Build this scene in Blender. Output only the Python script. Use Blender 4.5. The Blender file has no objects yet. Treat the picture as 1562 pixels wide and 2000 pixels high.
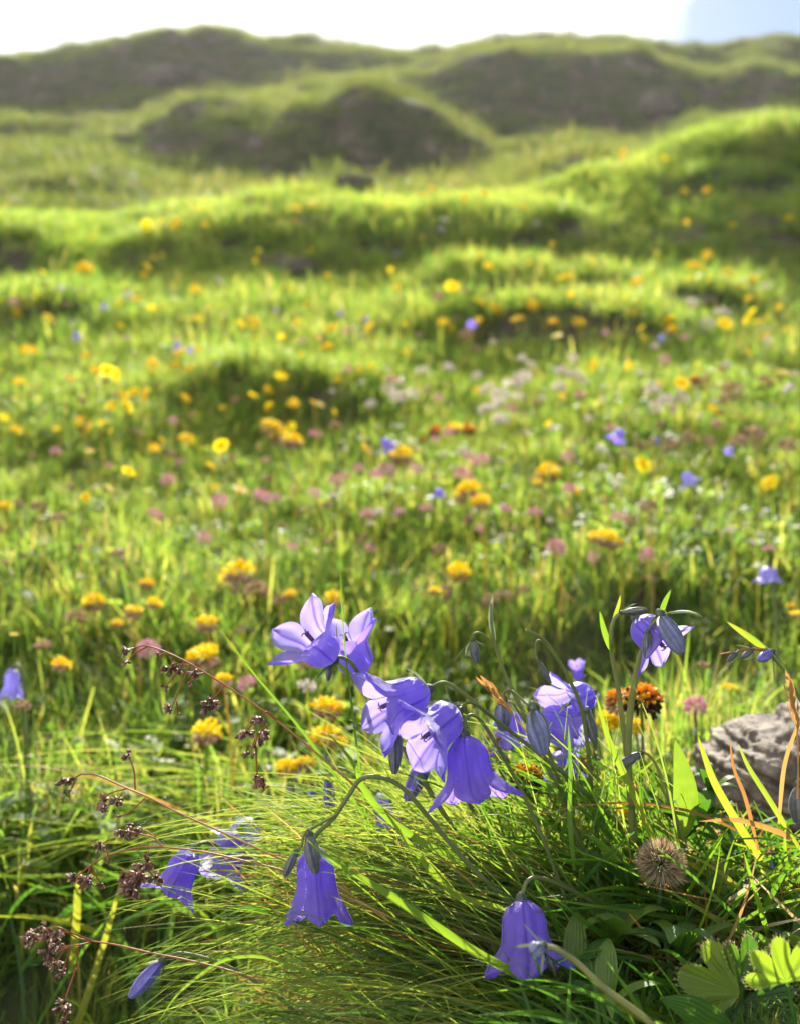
import bpy, math, random
import numpy as np
from mathutils import Vector, Matrix

# ------------------------------------------------------------------ camera, world, sun, exposure
SC = bpy.context.scene
COL = SC.collection
K = 36.0 / 35.0 / 2000.0           # metres per photograph pixel at one metre
cam_d = bpy.data.cameras.new('camera')
cam_d.sensor_fit = 'VERTICAL'; cam_d.sensor_height = 36; cam_d.lens = 35
cam_d.clip_start = 0.01; cam_d.clip_end = 2000
cam_d.dof.use_dof = True; cam_d.dof.focus_distance = 0.40; cam_d.dof.aperture_fstop = 9.0
cam_d.dof.aperture_blades = 0
cam = bpy.data.objects.new('camera', cam_d); COL.objects.link(cam)
cam.rotation_euler = (math.radians(90), 0, 0)
SC.camera = cam
SC.view_settings.view_transform = 'Standard'; SC.view_settings.look = 'None'
SC.view_settings.exposure = 1.46; SC.view_settings.gamma = 1
SC.view_settings.use_curve_mapping = False
SC.render.resolution_x = 799; SC.render.resolution_y = 1024
cy = SC.cycles
cy.use_denoising = True; cy.max_bounces = 8; cy.diffuse_bounces = 4; cy.glossy_bounces = 2
cy.transmission_bounces = 6; cy.transparent_max_bounces = 6
cy.sample_clamp_indirect = 4.0; cy.caustics_reflective = False; cy.caustics_refractive = False

SUN_EL, SUN_AZ = math.radians(35), math.radians(4)      # ahead of the camera, a little to the right
def new_nodes(idb):
    idb.use_nodes = True
    nt = idb.node_tree; nt.nodes.clear()
    return nt
def N(nt, typ, **kw):
    n = nt.nodes.new(typ)
    for k, v in kw.items():
        if k.startswith('i_'):
            key = k[2:]
            key = int(key) if key.isdigit() else key.replace('_', ' ')
            n.inputs[key].default_value = v
        else:
            setattr(n, k, v)
    return n
def ramp(nt, fac, stops, interp='LINEAR'):
    r = nt.nodes.new('ShaderNodeValToRGB'); cr = r.color_ramp; cr.interpolation = interp
    while len(cr.elements) < len(stops): cr.elements.new(0.5)
    for e, (p, c) in zip(cr.elements, stops):
        e.position = p; e.color = (*c, 1) if len(c) == 3 else c
    nt.links.new(fac, r.inputs[0])
    return r.outputs[0]
world = bpy.data.worlds.new('World'); SC.world = world
nt = new_nodes(world)
sky = N(nt, 'ShaderNodeTexSky', sky_type='NISHITA', sun_disc=False, sun_elevation=SUN_EL, sun_rotation=SUN_AZ,
        altitude=2000, air_density=1.0, dust_density=1.2, ozone_density=1.5)
tc = N(nt, 'ShaderNodeTexCoord')
mp = N(nt, 'ShaderNodeMapping'); mp.inputs['Location'].default_value = (0.0, 0.0, 0.0); mp.inputs['Scale'].default_value = (1, 1, 2.2)
nt.links.new(tc.outputs['Generated'], mp.inputs[0])
cn = N(nt, 'ShaderNodeTexNoise', i_Scale=2.6, i_Detail=9.0, i_Roughness=0.55)
nt.links.new(mp.outputs[0], cn.inputs['Vector'])
sx = N(nt, 'ShaderNodeSeparateXYZ'); nt.links.new(tc.outputs['Generated'], sx.inputs[0])
# broken cloud: thick over the ridge to the left and ahead, opening to blue on the right
grad = N(nt, 'ShaderNodeMath', operation='MULTIPLY_ADD', i_1=-3.4, i_2=0.75); nt.links.new(sx.outputs[0], grad.inputs[0])
ad = N(nt, 'ShaderNodeMath', operation='ADD'); nt.links.new(grad.outputs[0], ad.inputs[0]); nt.links.new(cn.outputs[0], ad.inputs[1])
cm = ramp(nt, ad.outputs[0], [(0.42, (0, 0, 0)), (0.62, (1, 1, 1))])
mx = N(nt, 'ShaderNodeMix', data_type='RGBA'); nt.links.new(cm, mx.inputs[0]); nt.links.new(sky.outputs[0], mx.inputs[6])
cv = N(nt, 'ShaderNodeTexNoise', i_Scale=7.0, i_Detail=6.0); nt.links.new(mp.outputs[0], cv.inputs['Vector'])
nt.links.new(ramp(nt, cv.outputs[0], [(0.35, (6.4, 6.6, 7.0)), (0.62, (13.4, 13.3, 13.0))]), mx.inputs[7])
bg = N(nt, 'ShaderNodeBackground', i_Strength=0.06); nt.links.new(mx.outputs[2], bg.inputs[0])
wo = N(nt, 'ShaderNodeOutputWorld'); nt.links.new(bg.outputs[0], wo.inputs[0])

sun_d = bpy.data.lights.new('sun', 'SUN'); sun_d.energy = 5.0; sun_d.angle = math.radians(0.53); sun_d.color = (1.0, 0.93, 0.80)
sun = bpy.data.objects.new('sun', sun_d); COL.objects.link(sun)
to_sun = Vector((math.sin(SUN_AZ) * math.cos(SUN_EL), math.cos(SUN_AZ) * math.cos(SUN_EL), math.sin(SUN_EL)))
sun.rotation_euler = to_sun.to_track_quat('Z', 'Y').to_euler()

# ------------------------------------------------------------------ helpers
rng = np.random.default_rng(7)
random.seed(7)
def P(px, py, d):
    return np.array(((px - 781) * K * d, d, (1000 - py) * K * d))
def make_mesh(name, v, f, tint=None, smooth=True):
    me = bpy.data.meshes.new(name)
    v = np.asarray(v, dtype=np.float32).reshape(-1, 3)
    if isinstance(f, np.ndarray):
        n, k = f.shape
        me.vertices.add(len(v)); me.vertices.foreach_set('co', v.ravel())
        me.loops.add(n * k); me.loops.foreach_set('vertex_index', f.astype(np.int32).ravel())
        me.polygons.add(n); me.polygons.foreach_set('loop_start', np.arange(0, n * k, k, dtype=np.int32))
        me.update(calc_edges=True)
    else:
        me.from_pydata([tuple(map(float, p)) for p in v], [], f); me.update()
    me.polygons.foreach_set('use_smooth', np.full(len(me.polygons), smooth))
    if tint is not None:
        a = me.attributes.new('tint', 'FLOAT_COLOR', 'POINT')
        t = np.ones((len(v), 4), dtype=np.float32); tt = np.asarray(tint, dtype=np.float32); t[:, :tt.shape[1]] = tt
        a.data.foreach_set('color', t.ravel())
    return me
def origin_of(o):
    w = np.zeros(3)
    while o is not None:
        w = w + np.array(o.location); o = o.parent
    return w
class Geo:
    """collects quads / triangles with a tint, in world metres"""
    def __init__(s): s.v = []; s.q = []; s.t = []; s.n = 0
    def add(s, v, quads, tint):
        v = np.asarray(v, float).reshape(-1, 3); quads = np.asarray(quads, int).reshape(-1, 4)
        tint = np.asarray(tint, float)
        if tint.ndim == 1: tint = np.tile(tint, (len(v), 1))
        s.v.append(v); s.q.append(quads + s.n); s.t.append(tint[:, :3]); s.n += len(v)
    def mesh(s, name, off=(0, 0, 0)):
        return make_mesh(name, np.concatenate(s.v) - np.asarray(off), np.concatenate(s.q), np.concatenate(s.t))
    def build(s, name, mat, parent=None, label=None):
        off = origin_of(parent) if parent else np.zeros(3)
        me = s.mesh(name, off); me.materials.append(mat)
        o = bpy.data.objects.new(name, me); COL.objects.link(o); o.parent = parent
        if label: o['label'] = label
        return o
def tag(o, label=None, cat=None, group=None, kind=None):
    if label: o['label'] = label
    if cat: o['category'] = cat
    if group: o['group'] = group
    if kind: o['kind'] = kind
    return o
def thing(name, loc, label, cat, group=None):
    o = bpy.data.objects.new(name, None); o.empty_display_size = 0.01
    COL.objects.link(o); o.location = tuple(map(float, loc))
    return tag(o, label, cat, group)
def unit(v):
    v = np.asarray(v, float); return v / (np.linalg.norm(v, axis=-1, keepdims=True) + 1e-12)
def catmull(pts, n=6):
    pts = np.asarray(pts, float)
    p = np.vstack([2 * pts[0] - pts[1], pts, 2 * pts[-1] - pts[-2]])
    out = []
    for i in range(1, len(p) - 2):
        for s in np.linspace(0, 1, n, endpoint=False):
            out.append(0.5 * ((2 * p[i]) + (-p[i - 1] + p[i + 1]) * s + (2 * p[i - 1] - 5 * p[i] + 4 * p[i + 1] - p[i + 2]) * s * s
                              + (-p[i - 1] + 3 * p[i] - 3 * p[i + 1] + p[i + 2]) * s ** 3))
    out.append(p[-2]); return np.array(out)
def tube(g, pts, r0, r1=None, tint=(0.5, 0.5, 0.5), sides=6, smooth=6, rad=None):
    c = catmull(pts, smooth) if smooth and len(pts) > 2 else np.asarray(pts, float)
    m = len(c); r1 = r0 if r1 is None else r1
    t = unit(np.gradient(c, axis=0)); up = np.array((0.3, -0.9, 0.31))
    a = unit(np.cross(t, up)); b = np.cross(t, a)
    rr = np.linspace(r0, r1, m) if rad is None else np.interp(np.linspace(0, 1, m), np.linspace(0, 1, len(rad)), rad)
    th = np.arange(sides) * 2 * math.pi / sides
    v = c[:, None] + rr[:, None, None] * (np.cos(th)[None, :, None] * a[:, None] + np.sin(th)[None, :, None] * b[:, None])
    i = np.arange(m - 1)[:, None] * sides; j = np.arange(sides)[None]; k = (j + 1) % sides
    q = np.stack([i + j, i + k, i + sides + k, i + sides + j], -1).reshape(-1, 4)
    tn = np.zeros((m * sides, 3)); tn[:, 0] = tint[0]; tn[:, 1] = np.repeat(np.linspace(0, 1, m), sides); tn[:, 2] = tint[2]
    g.add(v.reshape(-1, 3), q, tn); return c
def ribbons(g, C, w, side, fold=0.0, rnd=None, prof='blade'):
    """C (n,m,3) centre lines, w (n,) widths, side (n,3) rough sideways direction; V-folded blades"""
    n, m = C.shape[:2]; s = np.linspace(0, 1, m)
    T = unit(np.gradient(C, axis=1)); S = unit(side[:, None] - T * np.sum(T * side[:, None], -1, keepdims=True)); Nn = np.cross(T, S)
    if prof == 'blade': pr = np.minimum(1, 0.55 + 2.2 * s) * np.clip(1 - s ** 3, 0, 1) ** 0.8
    elif prof == 'leaf': pr = np.sin(math.pi * np.clip(s, 0, 1) ** 0.8) ** 0.8 + 0.05
    else: pr = np.clip(1 - s ** 2, 0, 1) ** .6
    pr = np.maximum(pr, 0.03)
    hw = w[:, None, None] * 0.5 * pr[None, :, None]
    rnd = rng.random(n) if rnd is None else rnd
    if fold > 0:
        V = np.stack([C - S * hw, C - Nn * hw * fold, C + S * hw], 2); k = 3
    else:
        V = np.stack([C - S * hw, C + S * hw], 2); k = 2
    base = (np.arange(n)[:, None, None] * m + np.arange(m - 1)[None, :, None]) * k + np.arange(k - 1)[None, None]
    q = np.stack([base, base + 1, base + 1 + k, base + k], -1).reshape(-1, 4)
    t = np.zeros((n, m, k, 3)); t[..., 0] = rnd[:, None, None]; t[..., 1] = s[None, :, None]; t[..., 2] = np.linspace(0, 1, k)[None, None]
    g.add(V.reshape(-1, 3), q, t.reshape(-1, 3))
def bez(a, b, c, m):
    s = np.linspace(0, 1, m)[None, :, None]
    return a[:, None] * (1 - s) ** 2 + 2 * b[:, None] * s * (1 - s) + c[:, None] * s * s
def frame(axis, roll=0.0):
    z = unit(axis); x = unit(np.cross((0.13, 0.2, 0.97) if abs(z[2]) < .95 else (1, 0, 0), z)); y = np.cross(z, x)
    c, s = math.cos(roll), math.sin(roll)
    return np.stack([x * c + y * s, -x * s + y * c, z])          # rows: local axes
# lattice value noise, vectorised
def _h(i, j, k, s):
    h = (i * 374761393 + j * 668265263 + k * 2147483647 + s * 974711) & 0x7fffffff
    h = ((h ^ (h >> 13)) * 1274126177) & 0x7fffffff
    return ((h ^ (h >> 16)) & 0xffff) / 65535.0
def vnoise(p, s=0):
    p = np.asarray(p, float); i = np.floor(p).astype(np.int64); f = p - i; f = f * f * (3 - 2 * f)
    r = 0
    for a in (0, 1):
        for b in (0, 1):
            for c in (0, 1):
                w = (f[..., 0] if a else 1 - f[..., 0]) * (f[..., 1] if b else 1 - f[..., 1]) * (f[..., 2] if c else 1 - f[..., 2])
                r = r + w * _h(i[..., 0] + a, i[..., 1] + b, i[..., 2] + c, s)
    return r
def fbm(p, o=4, s=0):
    r = 0; a = 0.5; p = np.asarray(p, float)
    for k in range(o): r = r + a * (vnoise(p, s + k) - 0.5); p = p * 2.03 + 11.3; a *= 0.5
    return r

# ------------------------------------------------------------------ materials
def leafy(name, stops, trans, tr_w=0.5, rough=0.38, spec=0.5, tipc=None, noise=0.25, nscale=60, sheen=0.0, inst=True):
    """thin leaf tissue: reflects its colour, lets a yellower one through"""
    m = bpy.data.materials.new(name); nt = new_nodes(m)
    at = N(nt, 'ShaderNodeAttribute', attribute_name='tint'); sp = N(nt, 'ShaderNodeSeparateColor'); nt.links.new(at.outputs['Color'], sp.inputs[0])
    oi = N(nt, 'ShaderNodeObjectInfo')
    geo = N(nt, 'ShaderNodeNewGeometry')
    nz = N(nt, 'ShaderNodeTexNoise', i_Scale=nscale, i_Detail=3.0); nt.links.new(geo.outputs['Position'], nz.inputs['Vector'])
    a1 = N(nt, 'ShaderNodeMath', operation='MULTIPLY_ADD', i_1=noise); nt.links.new(nz.outputs[0], a1.inputs[0]); nt.links.new(sp.outputs[0], a1.inputs[2])
    if inst:
        a3 = N(nt, 'ShaderNodeMath', operation='MULTIPLY_ADD', i_1=0.25); nt.links.new(oi.outputs['Random'], a3.inputs[0]); nt.links.new(a1.outputs[0], a3.inputs[2]); a1 = a3
    a2 = N(nt, 'ShaderNodeMath', operation='SUBTRACT', i_1=noise * .5 + (.125 if inst else 0)); nt.links.new(a1.outputs[0], a2.inputs[0])
    c = ramp(nt, a2.outputs[0], stops)
    if tipc:
        tf = ramp(nt, sp.outputs[1], [(0.72, (0, 0, 0)), (1.0, (1, 1, 1))])
        mxx = N(nt, 'ShaderNodeMix', data_type='RGBA'); nt.links.new(tf, mxx.inputs[0]); nt.links.new(c, mxx.inputs[6]); mxx.inputs[7].default_value = (*tipc, 1)
        c = mxx.outputs[2]
    br = N(nt, 'ShaderNodeBsdfPrincipled', i_Roughness=rough); br.inputs['Specular IOR Level'].default_value = spec
    nt.links.new(c, br.inputs['Base Color'])
    tm = N(nt, 'ShaderNodeMix', data_type='RGBA', blend_type='MULTIPLY', i_0=1.0); nt.links.new(c, tm.inputs[6]); tm.inputs[7].default_value = (*trans, 1)
    tl = N(nt, 'ShaderNodeBsdfTranslucent'); nt.links.new(tm.outputs[2], tl.inputs[0])
    ms = N(nt, 'ShaderNodeMixShader', i_0=tr_w); nt.links.new(br.outputs[0], ms.inputs[1]); nt.links.new(tl.outputs[0], ms.inputs[2])
    bw = N(nt, 'ShaderNodeBump', i_Strength=0.35, i_Distance=0.0004)
    wv = N(nt, 'ShaderNodeMath', operation='MULTIPLY', i_1=40.0); nt.links.new(sp.outputs[2], wv.inputs[0])
    sn = N(nt, 'ShaderNodeMath', operation='SINE'); nt.links.new(wv.outputs[0], sn.inputs[0]); nt.links.new(sn.outputs[0], bw.inputs['Height'])
    nt.links.new(bw.outputs[0], br.inputs['Normal'])
    o = N(nt, 'ShaderNodeOutputMaterial'); nt.links.new(ms.outputs[0], o.inputs[0])
    return m
G = (0.066, 0.130, 0.026); G2 = (0.135, 0.200, 0.038); YG = (0.26, 0.275, 0.065); ST = (0.26, 0.20, 0.10)
TG = (3.6, 3.9, 1.1)
MAT = {}
MAT['grass'] = leafy('meadow_grass', [(0.0, (0.035, 0.085, 0.012)), (0.3, G), (0.6, G2), (0.78, YG), (1.0, ST)], (2.75, 2.6, 1.5), 0.58, 0.44, 0.35)
MAT['hill'] = leafy('hill_grass', [(0.0, (0.045, 0.07, 0.02)), (0.35, (0.07, 0.10, 0.028)), (0.7, (0.12, 0.14, 0.04)), (1.0, (0.20, 0.16, 0.08))], (2.5, 2.5, 1.3), 0.45, 0.55, 0.3)
MAT['fine'] = leafy('fine_grass', [(0.0, (0.04, 0.085, 0.014)), (0.35, (0.08, 0.135, 0.022)), (0.75, YG), (0.9, (0.26, 0.24, 0.06)), (1.0, (0.33, 0.16, 0.06))], (2.4, 2.5, 1.4), 0.45, 0.3, 0.5, noise=0.2, inst=False)
MAT['blade'] = leafy('broad_grass', [(0.0, (0.03, 0.085, 0.012)), (0.4, (0.06, 0.14, 0.014)), (0.8, (0.12, 0.19, 0.018)), (1.0, (0.22, 0.22, 0.03))], (2.2, 2.3, 1.1), 0.5, 0.33, 0.5, noise=0.3, inst=False)
MAT['leaf'] = leafy('herb_leaf', [(0.0, (0.03, 0.075, 0.018)), (0.5, (0.05, 0.12, 0.018)), (1.0, (0.16, 0.23, 0.03))], (2.2, 2.3, 0.9), 0.42, 0.4, 0.45, noise=0.4, nscale=200, inst=False)
MAT['dry'] = leafy('dry_grass', [(0.0, (0.15, 0.07, 0.03)), (0.4, (0.30, 0.16, 0.055)), (0.75, (0.38, 0.26, 0.10)), (1.0, (0.5, 0.42, 0.26))], (1.6, 1.4, 1.0), 0.5, 0.5, 0.3, noise=0.4, inst=False)
MAT['stem'] = leafy('bellflower_stem', [(0.0, (0.08, 0.085, 0.045)), (0.5, (0.14, 0.17, 0.055)), (1.0, (0.25, 0.25, 0.11))], (2.0, 2.0, 1.0), 0.3, 0.5, 0.4, noise=0.5, nscale=150, inst=False)
MAT['red'] = leafy('woodrush_stem', [(0.0, (0.20, 0.065, 0.03)), (0.4, (0.30, 0.10, 0.04)), (0.8, (0.30, 0.20, 0.06)), (1.0, (0.22, 0.22, 0.05))], (1.8, 1.5, 1.0), 0.3, 0.4, 0.4, noise=0.25, inst=False)
MAT['seed'] = leafy('woodrush_seed', [(0.0, (0.05, 0.02, 0.016)), (0.5, (0.16, 0.07, 0.05)), (1.0, (0.45, 0.30, 0.19))], (1.5, 1.2, 1.0), 0.2, 0.4, 0.4, noise=0.3, nscale=400, inst=False)
MAT['yellow'] = leafy('yellow_petal', [(0.0, (0.88, 0.62, 0.012)), (0.5, (0.90, 0.74, 0.015)), (1.0, (0.90, 0.80, 0.04))], (1.08, 1.08, 0.8), 0.6, 0.5, 0.3, noise=0.3)
MAT['orange'] = leafy('orange_petal', [(0.0, (0.62, 0.18, 0.01)), (0.5, (0.82, 0.36, 0.012)), (1.0, (0.88, 0.52, 0.02))], (1.1, 1.0, 0.8), 0.4, 0.5, 0.3, noise=0.3)
MAT['wool'] = leafy('woolly_calyx', [(0.0, (0.18, 0.10, 0.06)), (0.5, (0.44, 0.30, 0.19)), (1.0, (0.66, 0.54, 0.38))], (1.4, 1.3, 1.1), 0.35, 0.8, 0.1, noise=0.4, nscale=300)
MAT['husk'] = leafy('brown_husk', [(0.0, (0.02, 0.010, 0.006)), (0.5, (0.07, 0.03, 0.014)), (1.0, (0.20, 0.09, 0.03))], (1.4, 1.2, 1.0), 0.2, 0.6, 0.3, noise=0.4, nscale=300, inst=False)
MAT['pink'] = leafy('clover_petal', [(0.0, (0.55, 0.22, 0.33)), (0.5, (0.70, 0.42, 0.50)), (1.0, (0.82, 0.64, 0.66))], (1.2, 1.1, 1.1), 0.45, 0.6, 0.2, noise=0.3)
MAT['white'] = leafy('white_petal', [(0.0, (0.62, 0.50, 0.48)), (0.5, (0.75, 0.66, 0.62)), (1.0, (0.8, 0.78, 0.74))], (1.1, 1.1, 1.1), 0.45, 0.5, 0.3, noise=0.3)
MAT['dark_sepal'] = leafy('calyx_green', [(0.0, (0.035, 0.045, 0.035)), (0.5, (0.08, 0.10, 0.06)), (1.0, (0.17, 0.20, 0.11))], (1.8, 1.9, 1.2), 0.3, 0.45, 0.5, noise=0.4, nscale=300, inst=False)
MAT['style'] = leafy('style_purple', [(0.0, (0.12, 0.05, 0.14)), (1.0, (0.25, 0.14, 0.22))], (1.3, 1.2, 1.2), 0.2, 0.5, 0.3, noise=0.4, inst=False)

def petal_mat(name, c0, c1, trans, w=0.6):
    m = bpy.data.materials.new(name); nt = new_nodes(m)
    at = N(nt, 'ShaderNodeAttribute', attribute_name='tint'); sp = N(nt, 'ShaderNodeSeparateColor'); nt.links.new(at.outputs['Color'], sp.inputs[0])
    # midrib and branching veins run from the calyx to each lobe tip (tint.z = across the lobe, tint.y = along it)
    u = N(nt, 'ShaderNodeMath', operation='MULTIPLY_ADD', i_1=2.0, i_2=-1.0); nt.links.new(sp.outputs[2], u.inputs[0])
    au = N(nt, 'ShaderNodeMath', operation='ABSOLUTE'); nt.links.new(u.outputs[0], au.inputs[0])
    rib = ramp(nt, au.outputs[0], [(0.0, (1, 1, 1)), (0.10, (0.25, 0.25, 0.25)), (0.2, (0, 0, 0))])
    cb = N(nt, 'ShaderNodeCombineXYZ'); k1 = N(nt, 'ShaderNodeMath', operation='MULTIPLY', i_1=3.0); nt.links.new(au.outputs[0], k1.inputs[0])
    k2 = N(nt, 'ShaderNodeMath', operation='MULTIPLY', i_1=-1.3); nt.links.new(sp.outputs[1], k2.inputs[0])
    nt.links.new(k1.outputs[0], cb.inputs[0]); nt.links.new(k2.outputs[0], cb.inputs[1]); nt.links.new(sp.outputs[0], cb.inputs[2])
    vw = N(nt, 'ShaderNodeTexWave', i_Scale=3.6, i_Distortion=2.0, i_Detail=2.0); nt.links.new(cb.outputs[0], vw.inputs[0])
    veins = ramp(nt, vw.outputs[0], [(0.0, (1, 1, 1)), (0.28, (0, 0, 0))])
    sm = N(nt, 'ShaderNodeMix', data_type='RGBA', blend_type='ADD', i_0=0.6); nt.links.new(rib, sm.inputs[6]); nt.links.new(veins, sm.inputs[7])
    geo = N(nt, 'ShaderNodeNewGeometry'); nz = N(nt, 'ShaderNodeTexNoise', i_Scale=220.0, i_Detail=4.0); nt.links.new(geo.outputs['Position'], nz.inputs['Vector'])
    cmix = N(nt, 'ShaderNodeMix', data_type='RGBA'); nt.links.new(nz.outputs[0], cmix.inputs[0]); cmix.inputs[6].default_value = (*c0, 1); cmix.inputs[7].default_value = (*c1, 1)
    # the inside of the bell is paler than the outside
    inn = N(nt, 'ShaderNodeMix', data_type='RGBA'); nt.links.new(geo.outputs['Backfacing'], inn.inputs[0]); nt.links.new(cmix.outputs[2], inn.inputs[6])
    inn.inputs[7].default_value = tuple(x + (t_ - x) * .16 for x, t_ in zip(c1, (.72, .80, 1.0))) + (1,)
    dk = N(nt, 'ShaderNodeMix', data_type='RGBA', blend_type='MULTIPLY'); nt.links.new(sm.outputs[2], dk.inputs[0]); nt.links.new(inn.outputs[2], dk.inputs[6]); dk.inputs[7].default_value = (0.40, 0.28, 0.68, 1)
    br = N(nt, 'ShaderNodeBsdfPrincipled', i_Roughness=0.34); br.inputs['Specular IOR Level'].default_value = 0.75
    br.inputs['Sheen Weight'].default_value = 0.4; br.inputs['Sheen Roughness'].default_value = 0.4
    br.inputs['Coat Weight'].default_value = 0.45; br.inputs['Coat Roughness'].default_value = 0.3
    nt.links.new(dk.outputs[2], br.inputs['Base Color'])
    tm = N(nt, 'ShaderNodeMix', data_type='RGBA', blend_type='MULTIPLY', i_0=1.0); nt.links.new(dk.outputs[2], tm.inputs[6]); tm.inputs[7].default_value = (*trans, 1)
    tl = N(nt, 'ShaderNodeBsdfTranslucent'); nt.links.new(tm.outputs[2], tl.inputs[0])
    b2 = N(nt, 'ShaderNodeTexNoise', i_Scale=700.0, i_Detail=4.0); nt.links.new(geo.outputs['Position'], b2.inputs['Vector'])
    bm = N(nt, 'ShaderNodeBump', i_Strength=0.55, i_Distance=0.0006); nt.links.new(b2.outputs[0], bm.inputs['Height'])
    bm2 = N(nt, 'ShaderNodeBump', i_Strength=0.5, i_Distance=0.0005, invert=True); nt.links.new(sm.outputs[2], bm2.inputs['Height']); nt.links.new(bm.outputs[0], bm2.inputs['Normal'])
    nt.links.new(bm2.outputs[0], br.inputs['Normal'])
    ms = N(nt, 'ShaderNodeMixShader', i_0=w); nt.links.new(br.outputs[0], ms.inputs[1]); nt.links.new(tl.outputs[0], ms.inputs[2])
    o = N(nt, 'ShaderNodeOutputMaterial'); nt.links.new(ms.outputs[0], o.inputs[0])
    return m
MAT['bell'] = petal_mat('bellflower_petal', (0.21, 0.13, 0.64), (0.35, 0.26, 0.80), (1.05, 1.0, 1.12))  # lighter than the deep copy: sun on open flowers is put into the colour
MAT['deep_bell'] = petal_mat('deep_bellflower_petal', (0.155, 0.085, 0.54), (0.30, 0.19, 0.74), (1.1, 1.0, 1.2))
MAT['pale_bell'] = petal_mat('pale_bellflower_petal', (0.36, 0.33, 0.80), (0.50, 0.47, 0.88), (1.1, 1.05, 1.1))
def bud_mat(name, cd, cl):
    m = bpy.data.materials.new(name); nt = new_nodes(m)
    at = N(nt, 'ShaderNodeAttribute', attribute_name='tint'); sp = N(nt, 'ShaderNodeSeparateColor'); nt.links.new(at.outputs['Color'], sp.inputs[0])
    c = ramp(nt, sp.outputs[2], [(0.15, cd), (0.5, tuple((a + b) / 2 for a, b in zip(cd, cl))), (0.9, cl)])
    geo = N(nt, 'ShaderNodeNewGeometry'); nz = N(nt, 'ShaderNodeTexNoise', i_Scale=500.0, i_Detail=3.0); nt.links.new(geo.outputs['Position'], nz.inputs['Vector'])
    v = ramp(nt, nz.outputs[0], [(0.3, (0.7, 0.7, 0.7)), (0.7, (1.2, 1.2, 1.2))])
    mm = N(nt, 'ShaderNodeMix', data_type='RGBA', blend_type='MULTIPLY', i_0=1.0); nt.links.new(c, mm.inputs[6]); nt.links.new(v, mm.inputs[7])
    br = N(nt, 'ShaderNodeBsdfPrincipled', i_Roughness=0.45); br.inputs['Sheen Weight'].default_value = 0.3
    nt.links.new(mm.outputs[2], br.inputs['Base Color'])
    tl = N(nt, 'ShaderNodeBsdfTranslucent'); nt.links.new(mm.outputs[2], tl.inputs[0])
    ms = N(nt, 'ShaderNodeMixShader', i_0=0.25); nt.links.new(br.outputs[0], ms.inputs[1]); nt.links.new(tl.outputs[0], ms.inputs[2])
    o = N(nt, 'ShaderNodeOutputMaterial'); nt.links.new(ms.outputs[0], o.inputs[0]); return m
MAT['bud'] = bud_mat('bud_blue_grey', (0.05, 0.055, 0.13), (0.21, 0.23, 0.40))
MAT['bud_violet'] = bud_mat('bud_violet', (0.07, 0.045, 0.28), (0.22, 0.18, 0.62))
MAT['bud_dark'] = bud_mat('bud_dark', (0.035, 0.035, 0.05), (0.16, 0.17, 0.18))

# ------------------------------------------------------------------ terrain
KX = np.array([-1800, -900, 0, 200, 400, 600, 800, 1000, 1200, 1400, 1562, 2500, 3400], float)
def row(*a): return np.array([a[0], *a, a[-1]], float)
LAY = [
 (0.30, row(2950,2950,2950,2900,2800,2600,2430,2300,2230,2180,2150)),
 (0.36, row(2560,2560,2560,2520,2420,2290,2170,2080,2030,2000,1990)),
 (0.42, row(2560,2560,2540,2460,2180,2060,1950,1890,1850,1830,1830)),
 (0.50, row(2300,2300,2290,2200,2030,1880,1800,1730,1690,1740,1760)),
 (0.60, row(2040,2040,2030,1960,1860,1770,1700,1640,1600,1640,1650)),
 (0.67, row(1725,1725,1720,1710,1680,1640,1610,1580,1550,1550,1560)),
 (0.80, row(1570,1570,1560,1550,1540,1530,1530,1510,1480,1460,1460)),
 (0.95, row(1400,1400,1390,1380,1380,1390,1420,1410,1390,1370,1370)),
 (1.08, row(1270,1270,1260,1240,1230,1230,1220,1210,1220,1240,1240)),
 (1.25, row(1130,1130,1130,1120,1110,1120,1100,1090,1090,1100,1100)),
 (1.50, row(1000,1000,1000,1000,1010,1010,1000, 985, 980, 980, 980)),
 (1.90, row(865,865,860,865,880,870,840,825,820,825,825)),
 (2.30, row(760,760,760,770,780,765,760,750,740,740,740)),
 (2.80, row(665,665,665,665,660,650,665,665,655,650,650)),
 (3.30, row(600,600,600,600,600,595,595,595,590,590,590)),
 (3.74, row(570,570,565,560,565,565,560,550,530,530,530)),
 (4.00, row(505,505,512,468,452,455,455,452,430,425,420)),
 (4.62, row(462,462,462,425,415,415,415,392,395,405,400)),
 (4.95, row(440,440,438,415,408,402,392,345,300,282,270)),
 (5.30, row(440,440,438,418,408,402,392,340,272,262,250)),
 (6.50, row(440,440,440,430,430,430,420,370,330,330,320)),
 (9.00, row(385,385,395,395,400,400,385,350,330,310,310)),
 (12.5, row(312,312,310,312,362,365,350,340,320,300,300)),
 (13.3, row(305,305,300,300,268,275,310,320,305,280,280)),
 (15.5, row(290,285,275,250,236,255,302,308,290,265,265)),
 (18.0, row(275,270,262,240,205,232,296,300,275,245,245)),
 (20.7, row(268,262,255,228,184,225,292,292,262,225,225)),
 (22.0, row(282,278,270,242,196,155,104,110,178,170,170)),
 (26.6, row(258,258,248,225,172,155,125,125,165,160,160)),
 (28.0, row(120,122,104,84,96,118,100,102,120,105,105)),
 (30.5, row(110,116,96,78,90,112,88,92,96,92,92)),
 (40.0, row(300,300,300,300,300,300,300,300,300,300,300)),
 (90.0, row(720,720,720,720,720,720,720,720,720,720,720)),
 (90.5, row(985,985,985,985,985,985,985,985,985,985,985)),
]
LY = np.array([l[0] for l in LAY])
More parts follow.
